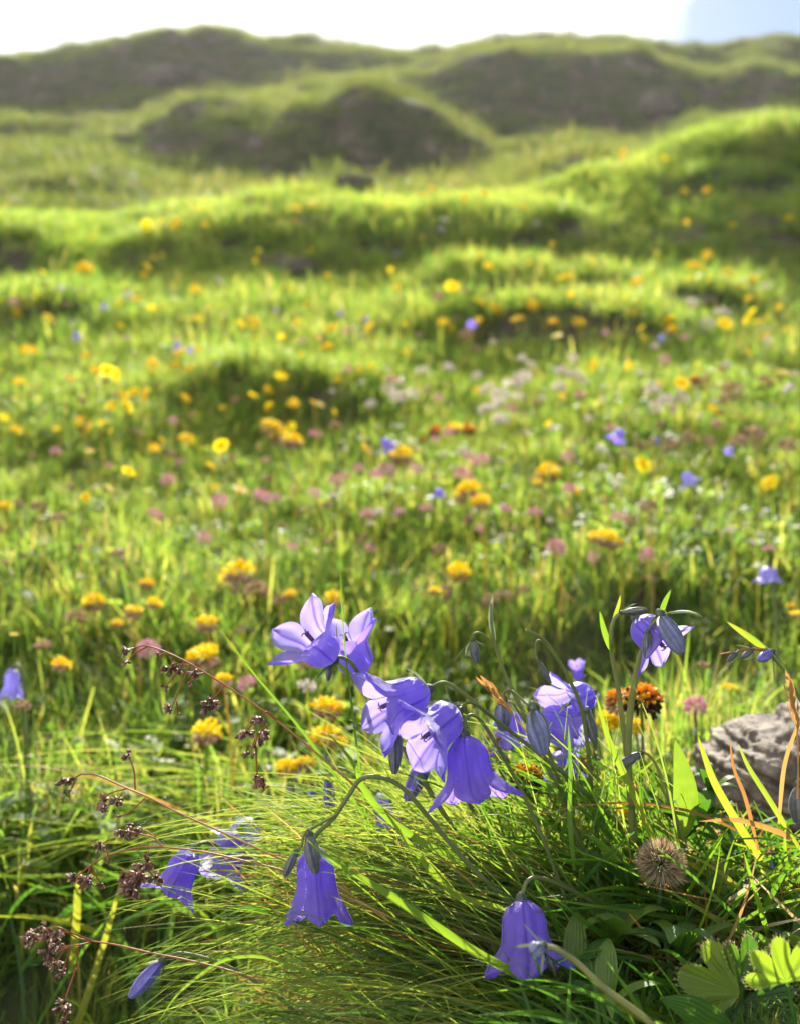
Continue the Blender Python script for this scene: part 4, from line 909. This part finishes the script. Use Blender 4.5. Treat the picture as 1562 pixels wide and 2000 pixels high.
# turf and small leaves under all of it
nb = [tuft('t', 34, .014, .02, .045, .0014, 4, leafn=16) for _ in range(4)]
n = 1500; px = rng.uniform(780, 1950, n); d = rng.uniform(.40, .62, n); Pt = on_ground(px, d)
scatter('bank_turf', nb, Pt, np.stack([rng.normal(0, .2, n), rng.normal(-.3, .2, n), rng.random(n) * 6.28], -1), rng.uniform(.6, 1.15, n), rng.integers(0, 4, n), 'short leafy turf covering the near bank below the long blades', 'grass')
n = 500; px = rng.uniform(700, 1950, n); d = rng.uniform(.31, .40, n); Pt = on_ground(px, d)
scatter('low_turf', nb, Pt, np.stack([rng.normal(0, .2, n), rng.normal(-.3, .2, n), rng.random(n) * 6.28], -1), rng.uniform(.3, .55, n), rng.integers(0, 4, n), 'lowest turf along the bottom edge of the picture', 'grass')
n = 150; px = rng.uniform(-250, 800, n); d = rng.uniform(.50, .66, n); Pt = on_ground(px, d)
scatter('shaded_turf', near_t, Pt, np.stack([rng.normal(0, .15, n), rng.normal(-.1, .15, n), rng.random(n) * 6.28], -1), rng.uniform(.3, .7, n), rng.integers(0, len(near_t), n), 'dark leafy grass in the hollow at bottom left', 'grass')

# single blades that stand out
GB = 'single broad blades standing out of the turf'
def big_blade(pts, w, label, mat='blade', rnd=.6, fold=.35, prof='blade', group=GB, name='tall_grass'):
    p = thing(name, pix(pts[0]), label, 'grass blade', group); add_blade(p, pts, w, mat, 'blade', fold, prof, rnd); return p
big_blade([(1200,2010,.37),(1050,1925,.365),(930,1860,.36),(830,1795,.357),(740,1735,.355),(650,1680,.355),(600,1640,.356)], 17, 'broad yellow green blade sweeping across the crook stem bell to the bottom right', rnd=.8)
big_blade([(1330,1640,.43),(1338,1580,.43),(1334,1520,.43),(1318,1447,.43)], 48, 'broad upright lance shaped green leaf left of the rock', 'leaf', .95, .25, 'leaf', name='lance_leaf')
big_blade([(1300,1700,.41),(1240,1560,.408),(1190,1450,.405),(1163,1357,.404)], 15, 'tall bright green blade rising between the fat bud and the right stems', rnd=.9)
big_blade([(1520,1730,.42),(1460,1640,.415),(1400,1540,.41),(1376,1480,.41),(1362,1438,.41)], 16, 'yellowing blade leaning up left in front of the rock', rnd=1.0)
big_blade([(1545,1640,.40),(1520,1625,.40),(1440,1602,.398),(1364,1604,.397)], 12, 'flat orange dead blade lying across the foot of the rock', 'dry', .45)
big_blade([(1480,1660,.41),(1455,1560,.408),(1432,1500,.407),(1424,1442,.406)], 8, 'thin orange brown blade standing before the rock face', 'dry', .3)
big_blade([(1562,1660,.40),(1500,1560,.40),(1462,1500,.40),(1440,1452,.40)], 11, 'yellow green blade crossing the rock from lower right', rnd=.9)
big_blade([(1520,1610,.41),(1530,1500,.41),(1552,1430,.41),(1575,1390,.41)], 9, 'golden blade curving right over the rock', 'dry', .7)
big_blade([(1120,1700,.40),(1112,1600,.40),(1113,1500,.40),(1109,1415,.40)], 10, 'straight upright green blade left of the fat striped bud stem', rnd=.6)
big_blade([(940,1700,.40),(850,1660,.398),(760,1600,.395),(710,1540,.392),(690,1490,.39),(640,1430,.39)], 14, 'green blade arching left under the middle hanging bell', rnd=.75)
big_blade([(1060,1800,.39),(960,1770,.388),(880,1740,.386),(800,1650,.385),(742,1570,.385)], 14, 'second broad green blade curving just below the arching one', rnd=.85)
big_blade([(720,1640,.40),(690,1400,.40),(672,1240,.40),(665,1104,.40)], 4, 'single hair thin upright blade rising above the top bellflower', rnd=.6)
big_blade([(760,1660,.40),(600,1440,.40),(500,1320,.40),(424,1222,.40)], 5, 'long thin green blade pointing up left over the tallest woodrush', rnd=.6)
big_blade([(900,2080,.36),(600,1900,.358),(460,1870,.357),(360,1930,.356),(310,1995,.356)], 7, 'thin blade arched downward to the left near the bottom left corner', rnd=.8)
big_blade([(40,1900,.60),(130,1780,.60),(180,1770,.598),(230,1765,.597)], 14, 'pale grey blade bent over in the dark hollow, upper one', 'blade', .3)
big_blade([(140,1900,.58),(150,1800,.58),(152,1740,.58),(158,1700,.58)], 16, 'bright vertical yellow green blade in the dark hollow', 'blade', 1.)
big_blade([(60,1860,.60),(110,1810,.598),(150,1780,.597),(172,1776,.596)], 14, 'short bright blade bending right in the dark hollow', 'blade', .9)
big_blade([(1400,2060,.35),(1260,1990,.35),(1200,1960,.35),(1150,1935,.35)], 18, 'bright green wide blade tip at the bottom edge left of the lobed leaves', rnd=.9)
big_blade([(1560,1880,.38),(1480,1830,.385),(1420,1815,.388),(1360,1822,.39)], 15, 'curled green strip lying flat above the lobed leaves', rnd=.8)
big_blade([(1490,1710,.40),(1450,1740,.40),(1410,1765,.40),(1396,1778,.40)], 8, 'pale straw lying slanted below the slender hanging bud', 'dry', 1.)
big_blade([(1470,1760,.41),(1440,1740,.41),(1420,1722,.41),(1412,1700,.41)], 12, 'small yellow blade beside the pale slanted straw', rnd=1.)

# lobed leaves with toothed hairy edges
def lobed_leaf(c, R, face, up, label=None, lobes=7, spread=2.6, mat='leaf', rnd=.8, cup=.25, root=None, serr=.07):
    C = pix(c); s = R * K * c[2]; g = Geo(); na, nr = lobes * 18 + 1, 12
    a = np.linspace(-spread, spread, na); ln = (a + spread) / (2 * spread) * lobes; f = ln % 1; f[-1] = 1
    env = 1 - .22 * (np.abs(a) / spread) ** 2
    prof = env * (.60 + .40 * np.clip(np.sin(f * math.pi), 0, 1) ** .55); prof += serr * (np.abs(((ln * 9) % 1) - .5) * -2 + 1) * (np.sin(f * math.pi) > .25)
    r = np.linspace(.02, 1, nr); Rr, Aa = np.meshgrid(r, a, indexing='ij'); rad = Rr * prof[None]
    z = cup * rad ** 1.6 + .085 * np.cos(ln * 2 * math.pi)[None] * rad + .03 * fbm(np.stack([rad * 4 * np.cos(Aa), rad * 4 * np.sin(Aa), rad * 0 + c[0]], -1), 3)
    v = np.stack([rad * np.sin(Aa), rad * np.cos(Aa), z], -1).reshape(-1, 3) * s
    zf = unit(np.asarray(face, float)); y = np.asarray(up, float); y = unit(y - zf * (y @ zf)); x = np.cross(y, zf)
    i = np.arange(nr - 1)[:, None] * na; j = np.arange(na - 1)[None]; q = np.stack([i + j, i + j + 1, i + na + j + 1, i + na + j], -1).reshape(-1, 4)
    F = np.stack([x, y, zf])
    g.add(v @ F + C, q, np.stack([np.full(v.shape[0], rnd), np.repeat(r, na), np.tile(f, nr)], -1))
    o = g.build('leaf', MAT[mat], root, label)
    # white marginal hairs
    e = v.reshape(nr, na, 3)[-1]; k = rng.integers(0, na, 420); p0 = e[k] + rng.normal(0, .004, (420, 3)) * s; dd = unit(e[k] + rng.normal(0, .35, (420, 3)) * s)
    h = Geo(); ribbons(h, (bez(p0, p0 + dd * s * .03, p0 + dd * s * rng.uniform(.04, .08, 420)[:, None], 3) @ F) + C, np.full(420, .00010), unit(rng.normal(0, 1, (420, 3))), rnd=rng.uniform(.8, 1, 420))
    ho = h.build('edge_hairs', MAT['wool'], o); ho['kind'] = 'stuff'
    return o
gp = on_ground(np.array([1440.]), np.array([.37]))[0]
p = thing('lobed_leaf_plant', gp, 'low plant with large lobed toothed leaves in the bottom right corner, leaf facing left', 'leafy plant', 'lobed leaf plants')
lobed_leaf((1445,1942,.36), 118, (-.2,-.92,.32), (-.95,0,.30), root=p, rnd=1.0, spread=1.15, lobes=3)
lobed_leaf((1455,1950,.362), 110, (.1,-.7,.7), (.2,.2,-.9), root=p, rnd=.25, spread=1.6, lobes=5)
lobed_leaf((1450,1925,.362), 90, (.3,-.8,.3), (.25,0,1), root=p, rnd=.55, spread=1.0, lobes=3)
add_stem(p, [(1440,2080,.36),(1445,2000,.361),(1448,1925,.361)], 12, 8, 'leaf')
p = thing('lobed_leaf_plant', gp + (.03, -.01, 0), 'pale sunlit lobed leaf on its own stalk at the right edge of the bottom corner', 'leafy plant', 'lobed leaf plants')
lobed_leaf((1535,1920,.34), 95, (-.1,-.9,.1), (-.25,0,1), root=p, rnd=1.1, spread=1.5, lobes=5, cup=.4)
add_stem(p, [(1560,2060,.34),(1550,1990,.34),(1536,1920,.34)], 12, 8, 'leaf')
p = thing('broad_leaf_plant', gp + (-.02, -.02, 0), 'grey green hairy oval leaf at the bottom edge under the lobed leaves', 'leafy plant', 'low broad leaved plants')
def oval(root, pts, w, rnd, fold=.2, face=(0, -.6, .8), label=None): return add_blade(root, pts, w, 'leaf', 'leaf', fold, 'leaf', rnd, face, label)
oval(p, [(1430,2010,.345),(1380,1990,.344),(1340,1965,.343),(1288,1950,.342)], 60, .3)
oval(p, [(1300,2040,.345),(1290,2010,.344),(1275,1995,.343)], 30, .9)
# leafy rosettes in the turf of the bank
RL = ['oval leaf rosette in the turf %s' % s for s in ('directly left of the bristly seed ball','right of the bristly seed ball stalk','under the broad upright lance leaf','below the flared low bell','in the shade left of the bristly ball stalk','between bristly ball and lobed leaves',
      'at the foot of the rock','right of the slender hanging bud','in front of the rock foot, low left','by the right edge above the lobed leaves','between the lance leaf and the rock','near the bottom edge right of the low bell')]
for k, (x, y, d, r) in enumerate([(1225,1720,.41,120),(1400,1770,.41,110),(1340,1620,.44,110),(1120,1900,.38,110),(1200,1830,.395,130),(1330,1850,.385,120),(1420,1660,.44,90),(1540,1800,.40,110),(1380,1590,.45,80),(1560,1850,.385,100),(1390,1540,.46,70),(1180,1960,.36,120)]):
    c = pix((x, y, d)); p = thing('leaf_rosette', c, RL[k], 'leafy plant', 'leaf rosettes in the turf')
    nl = rng.integers(5, 8)
    for q in range(nl):
        a = q * 6.283 / nl + rng.normal(0, .3); l = r * K * d * rng.uniform(.7, 1.1); o = np.array((math.cos(a), math.sin(a) * .8, 0)); g = Geo()
        p0 = c - (0, 0, .004); p2 = c + o * l + (0, 0, l * rng.uniform(.1, .9)); p1 = c + o * l * .4 + (0, 0, l * rng.uniform(.4, .8))
        ribbons(g, bez(p0[None], p1[None], p2[None], 10), np.array([l * rng.uniform(.28, .42)]), np.cross(o, (0, 0, 1))[None], fold=.25, prof='leaf', rnd=np.array([rng.uniform(.2, .9)]))
        g.build('leaf', MAT['leaf'], p)

# ------------------------------------------------------------------ flowers of the meadow, one by one
def unit_stem():
    g = Geo(); b = rng.normal(0, .004, 2); tube(g, [(b[1], -b[0], -.05), (b[0], b[1], .5), (0, 0, 1.0)], .0009, .0007, (rng.random(), 0, .5), 5, 5); me = g.mesh('stem'); me.materials.append(MAT['grass']); return me
STEMS = [unit_stem() for _ in range(6)]
def hm(f, mat, k=3):
    out = []
    for _ in range(k): g = f(); me = g.mesh('flower_head'); me.materials.append(MAT[mat]); out.append(me)
    return out
def disc_head():
    g = Geo()
    for r_i, (n, L, z) in enumerate(((16, 1.0, 0), (13, .75, .12), (9, .45, .22))):
        a = np.arange(n) * 6.283 / n + rng.normal(0, .08, n); o = np.stack([np.cos(a), np.sin(a), a * 0], -1)
        p0 = o * .05 + (0, 0, z * .5); p2 = o * L * rng.uniform(.85, 1.1, n)[:, None] + (0, 0, 1) * (z + rng.uniform(-.1, .15, n)[:, None]); p1 = (p0 + p2) / 2 + (0, 0, .1)
        ribbons(g, bez(p0, p1, p2, 5), np.full(n, .34 * L), np.stack([-np.sin(a), np.cos(a), a * 0], -1), prof='leaf', rnd=rng.random(n))
    return g
HEADS = {
 'vetch': (hm(lambda: head_geo(1, int(rng.integers(20, 44)), .68, rng.uniform(-.3, .35), .17, .8), 'yellow', 6), hm(lambda: head_geo(.92, 26, .55, -.9, .18, .8, zmax=0), 'wool', 1)),
 'disc': (hm(disc_head, 'yellow', 5) + hm(lambda: head_geo(1, int(rng.integers(24, 40)), .62, rng.uniform(-.1, .3), .17, .7), 'yellow', 5), None),
 'orange': (hm(lambda: head_geo(1, 40, .62, -.2, .19, .8), 'orange'), hm(lambda: head_geo(.9, 26, .55, -.9, .18, .8, zmax=0), 'husk', 1)),
 'pink': (hm(lambda: head_geo(1, 60, .6, -.6, .11, 1), 'pink'), None),
 'white': (hm(lambda: head_geo(1, 22, .7, -.5, .22, .9), 'white'), None),
 'tan': (hm(lambda: head_geo(1, 40, .62, -.6, .18, .8), 'wool'), None),
}
bm_ = bell_mesh(2.0, .75, .5, .4, 3); bm_.v = [v * (1, 1, -1) + (0, 0, 1) for v in bm_.v]
bme = bm_.mesh('corolla'); bme.materials.append(MAT['bell'])
bme2 = bme.copy(); bme2.materials.clear(); bme2.materials.append(MAT['pale_bell'])
HEADS['blue'] = ([bme], None); HEADS['pale'] = ([bme2], None)
Y = [(287,440,22),(317,432,20),(345,440,20),(402,440,14),(580,407,14),(611,402,12),(632,403,12),(760,398,14),(828,383,14),(842,370,14),(880,366,12),(905,388,12),(945,380,16),(1020,406,18),(1213,318,28),(1217,302,18),(1297,308,16),(1335,375,16),(1380,373,14),
 (166,528,28),(301,504,16),(287,522,14),(282,537,12),(337,558,26),(381,566,16),(68,574,20),(297,600,20),(236,594,12),(268,586,14),(95,622,24),(32,612,18),(236,636,14),(352,620,18),(373,622,16),(472,632,16),(495,631,26),(498,663,20),(182,466,14),(207,495,14),
 (581,628,20),(621,659,26),(650,645,26),(639,680,24),(580,666,18),(551,657,12),(724,643,24),(641,538,14),(553,560,14),(718,555,14),(774,563,16),(881,559,20),(953,519,18),(963,606,28),(1036,598,20),(1010,626,24),(1087,656,22),(1128,629,22),(1095,542,22),(1113,538,20),(1033,515,14),
 (1244,552,20),(1355,521,26),(1380,500,18),(1420,534,20),(1475,548,20),(1365,543,20),(1345,545,16),(1305,626,30),(1312,642,18),(1415,631,28),(1462,618,30),(1478,628,18),(1495,659,22),(1537,645,16),(1234,612,14),(1252,640,18),(1150,570,14),(1430,440,12),(1540,425,14),(1283,495,12),
 (57,687,24),(37,748,20),(135,740,20),(183,726,26),(210,724,28),(228,732,26),(262,765,28),(288,772,20),(248,793,28),(218,792,18),(10,816,20),(32,841,18),(197,827,16),(300,710,24),(342,715,20),(353,691,22),(372,722,18),(550,734,20),(660,745,16),
 (365,860,26),(432,870,26),(392,873,24),(302,877,20),(316,862,16),(177,881,18),(411,909,32),(252,920,30),(713,880,28),(470,957,30),(8,988,24),(167,971,18),(212,953,22),(420,952,20),(435,990,16),(305,1018,20),
 (1330,748,34),(1526,728,28),(1216,751,24),(1160,715,22),(1142,768,16),(1096,775,14),(930,762,16),(1390,802,20),(815,877,16),(1254,907,36),(1501,942,40),(1123,961,20),(1425,1345,26),(28,1239,18)]
VE = [(545,850,44),(572,862,40),(530,835,36),(785,892,42),(887,838,30),(465,1120,56),(287,1140,28),(184,1178,42),(302,1180,26),(262,1195,34),(230,1218,24),(405,1220,40),(565,1163,26),(1070,925,44),(1050,945,24),(915,958,40),(938,982,32),(900,970,28),(1181,1055,40),(1160,1050,28),(1205,1060,22),
 (896,1120,44),(850,1155,24),(400,1285,60),(438,1330,36),(405,1432,54),(640,1385,52),(560,1500,44),(635,1440,50),(595,1490,34),(665,1450,30),(120,1300,32),(1543,1185,16),(1552,1200,20),(652,1172,34)]
OR = [(848,842,28),(914,840,30),(825,860,14),(1355,742,22),(1238,1410,10)]
PK = [(109,882,20),(430,980,30),(512,970,32),(539,972,20),(615,963,22),(755,920,34),(735,928,24),(812,915,26),(905,928,32),(912,890,24),(938,900,30),(1109,893,26),(1085,1070,30),(1207,1010,26),(1110,955,24),(855,580,18),(906,567,16),(305,1005,26),(27,590,20),(483,1335,34),(290,1268,44),(655,940,24),(700,915,22),(1130,770,18),(780,1000,20),(672,930,20)]
WH = [(950,760,26),(975,772,26),(1000,750,28),(1020,740,30),(1035,712,20),(970,790,26),(975,820,30),(1350,592,24),(1410,610,26),(1380,632,24),(1095,725,22),(1120,730,24),(1090,755,20),(760,760,24),(775,775,30),(800,770,26),(820,725,16),(1275,760,26),(1300,782,30),(1280,796,24),(1018,700,16),(725,790,20),(945,800,22),(1010,775,24),(830,720,14),(1120,700,16),
 (250,578,16),(430,548,12),(695,640,10),(1495,560,14),(1048,437,12),(868,430,12),(860,448,12),(1330,775,22),(1140,745,18),(930,735,18),(880,720,16),(1540,760,20),(740,1000,16),(600,1340,30)]
TN = [(1370,748,40),(1430,762,44),(1415,780,30),(1495,745,34),(1470,850,44),(1440,865,34),(1535,872,36),(1385,862,30),(1310,872,34),(1265,990,34),(1230,1018,28),(150,1205,46),(335,888,26),(75,990,30),(115,1010,30),(502,1152,44),(455,1148,30),(957,1175,40),(870,1155,30),(985,1162,30),(655,830,22),(910,655,26),(928,682,18),(490,390,16),
 (85,1260,34),(45,1380,34),(1340,850,24),(1250,870,26),(835,760,18),(590,1000,20),(640,985,20),(1180,980,22),(1310,800,24),(600,1300,28),(470,1230,26),(700,1330,26),(1375,1300,26),(1340,860,20),(1290,830,22),(1400,830,26)]
BL = [(757,868,30),(856,963,28),(1207,849,30),(150,655,15),(347,675,17),(373,681,14),(205,597,12),(665,611,12),(715,622,12),(775,494,10),(920,632,14),(540,605,10),(1425,878,16),(1283,860,12)]
PL = [(1342,935,36),(1290,660,14),(120,560,10)]
r2 = np.random.default_rng(5)
for _ in range(95):
    py = r2.uniform(400, 860); Y.append((r2.uniform(0, 1562), py, r2.uniform(8, 15) * (py / 560)))
for _ in range(55): py = r2.uniform(640, 1060); WH.append((r2.uniform(640, 1562), py, r2.uniform(8, 16)))
for _ in range(75): py = r2.uniform(560, 1180); TN.append((r2.uniform(0, 1562), py, r2.uniform(10, 24) * (py / 900)))
for _ in range(34): py = r2.uniform(640, 1100); PK.append((r2.uniform(200, 1562), py, r2.uniform(12, 24) * (py / 900)))
BANDS = [(0, 452, 'on the far grassy crest'), (452, 560, 'round the shaded bank'), (560, 640, 'below the shaded bank'), (640, 700, 'in the upper meadow'), (700, 800, 'in the middle meadow'), (800, 900, 'below the middle meadow'), (900, 1010, 'in the lower meadow'), (1010, 1240, 'in the meadow above the bellflowers'), (1240, 2100, 'low behind the bellflowers')]
THIRDS = [(-999, 260, 'far left'), (260, 520, 'left side'), (520, 781, 'left of centre'), (781, 1042, 'right of centre'), (1042, 1302, 'right side'), (1302, 9999, 'far right')]
ORD = ['first', 'second', 'third', 'fourth', 'fifth', 'sixth', 'seventh', 'eighth', 'ninth', 'tenth', 'eleventh', 'twelfth', 'thirteenth', 'fourteenth', 'fifteenth', 'sixteenth', 'seventeenth', 'eighteenth', 'nineteenth', 'twentieth', 'twenty-first', 'twenty-second', 'twenty-third', 'twenty-fourth', 'twenty-fifth']
KIND = [('yellow_flower', 'yellow flower', 'yellow flower head', 'disc', Y, 'yellow flowers dotted over the meadow'), ('yellow_vetch', 'vetch', 'yellow vetch head', 'vetch', VE, 'yellow vetch heads in the meadow'), ('orange_vetch', 'vetch', 'orange vetch head', 'orange', OR, 'orange vetch heads in the meadow'),
        ('clover_flower', 'clover', 'pink clover head', 'pink', PK, 'pink clover heads'), ('white_flower', 'white flower', 'small whitish flower', 'white', WH, 'whitish flowers in the meadow'), ('faded_flower', 'faded flower', 'tan faded flower head', 'tan', TN, 'faded tan flower heads'),
        ('blue_bellflower', 'bellflower', 'blurred violet bell', 'blue', BL, 'far violet bells in the meadow'), ('blue_bellflower', 'bellflower', 'pale lilac bell', 'pale', PL, 'far violet bells in the meadow')]
for name, cat, txt, kind, lst, grp in KIND:
    cells = {}; spot = {}
    for (x, y, s) in lst:
        r = hit(x, y, .13 if y > 1240 else rng.uniform(.08, .14), .66)
        if r is None or r[1] - r[0][2] < .01: continue
        spot[(x, y, s)] = (r[0], r[1] - r[0][2], r[0][1])
        b = next(i for i, (a, c, _) in enumerate(BANDS) if a <= y < c); t = next(i for i, (a, c, _) in enumerate(THIRDS) if a <= x < c); cells.setdefault((b, t), []).append((x, y, s))
    for (b, t), it in cells.items():
        for k, (x, y, s) in enumerate(sorted(it)):
            base, hgt, D = spot[(x, y, s)]
            where = '%s, %s' % (BANDS[b][2], THIRDS[t][2])
            lab = ('%s, %s from left %s' % (txt, ORD[k], where)) if len(it) > 1 else 'only %s %s' % (txt, where)
            o = thing(name, base, lab, cat, grp)
            st = bpy.data.objects.new('stem', STEMS[rng.integers(6)]); COL.objects.link(st); st.parent = o; st.scale = (1, 1, hgt)
            hs, us = HEADS[kind]; R = s * .5 * K * D * (rng.uniform(1.0, 1.4) if kind == 'disc' else 1.15 if kind in ('vetch', 'white', 'pink') else 1.0)
            hd = bpy.data.objects.new('flower_head', hs[rng.integers(len(hs))]); COL.objects.link(hd); hd.parent = o; hd.location = (0, 0, hgt); hd.scale = (R * rng.uniform(.8, 1.15), R * rng.uniform(.8, 1.15), R * rng.uniform(.6, 1.0))
            hd.rotation_euler = (rng.normal(.75 if kind == 'disc' else .15, .3), rng.normal(0, .25), rng.random() * 6.28)
            if us:
                c = bpy.data.objects.new('calyx', us[0]); COL.objects.link(c); c.parent = o; c.location = (0, 0, hgt); c.scale = (R, R, R)

# ------------------------------------------------------------------ backlit summer haze in the air over the slope
me = bpy.data.meshes.new('haze')
x0, x1, y0, y1, z0, z1 = -130, 130, -13, 95, float(V[..., 2].min()) - 1, float(V[..., 2].max()) + .6
me.from_pydata([(x, y, z) for x in (x0, x1) for y in (y0, y1) for z in (z0, z1)], [], [(0,1,3,2),(4,6,7,5),(0,4,5,1),(2,3,7,6),(0,2,6,4),(1,5,7,3)]); me.update()
m = bpy.data.materials.new('air'); nt = new_nodes(m)
pv = N(nt, 'ShaderNodeVolumePrincipled'); pv.inputs['Color'].default_value = (.93, .95, 1, 1); pv.inputs['Density'].default_value = 0.0007; pv.inputs['Anisotropy'].default_value = 0.45
o = N(nt, 'ShaderNodeOutputMaterial'); nt.links.new(pv.outputs[0], o.inputs['Volume']); me.materials.append(m)
ho = bpy.data.objects.new('haze', me); COL.objects.link(ho); ho['kind'] = 'stuff'; ho['label'] = 'thin backlit haze over the whole slope'
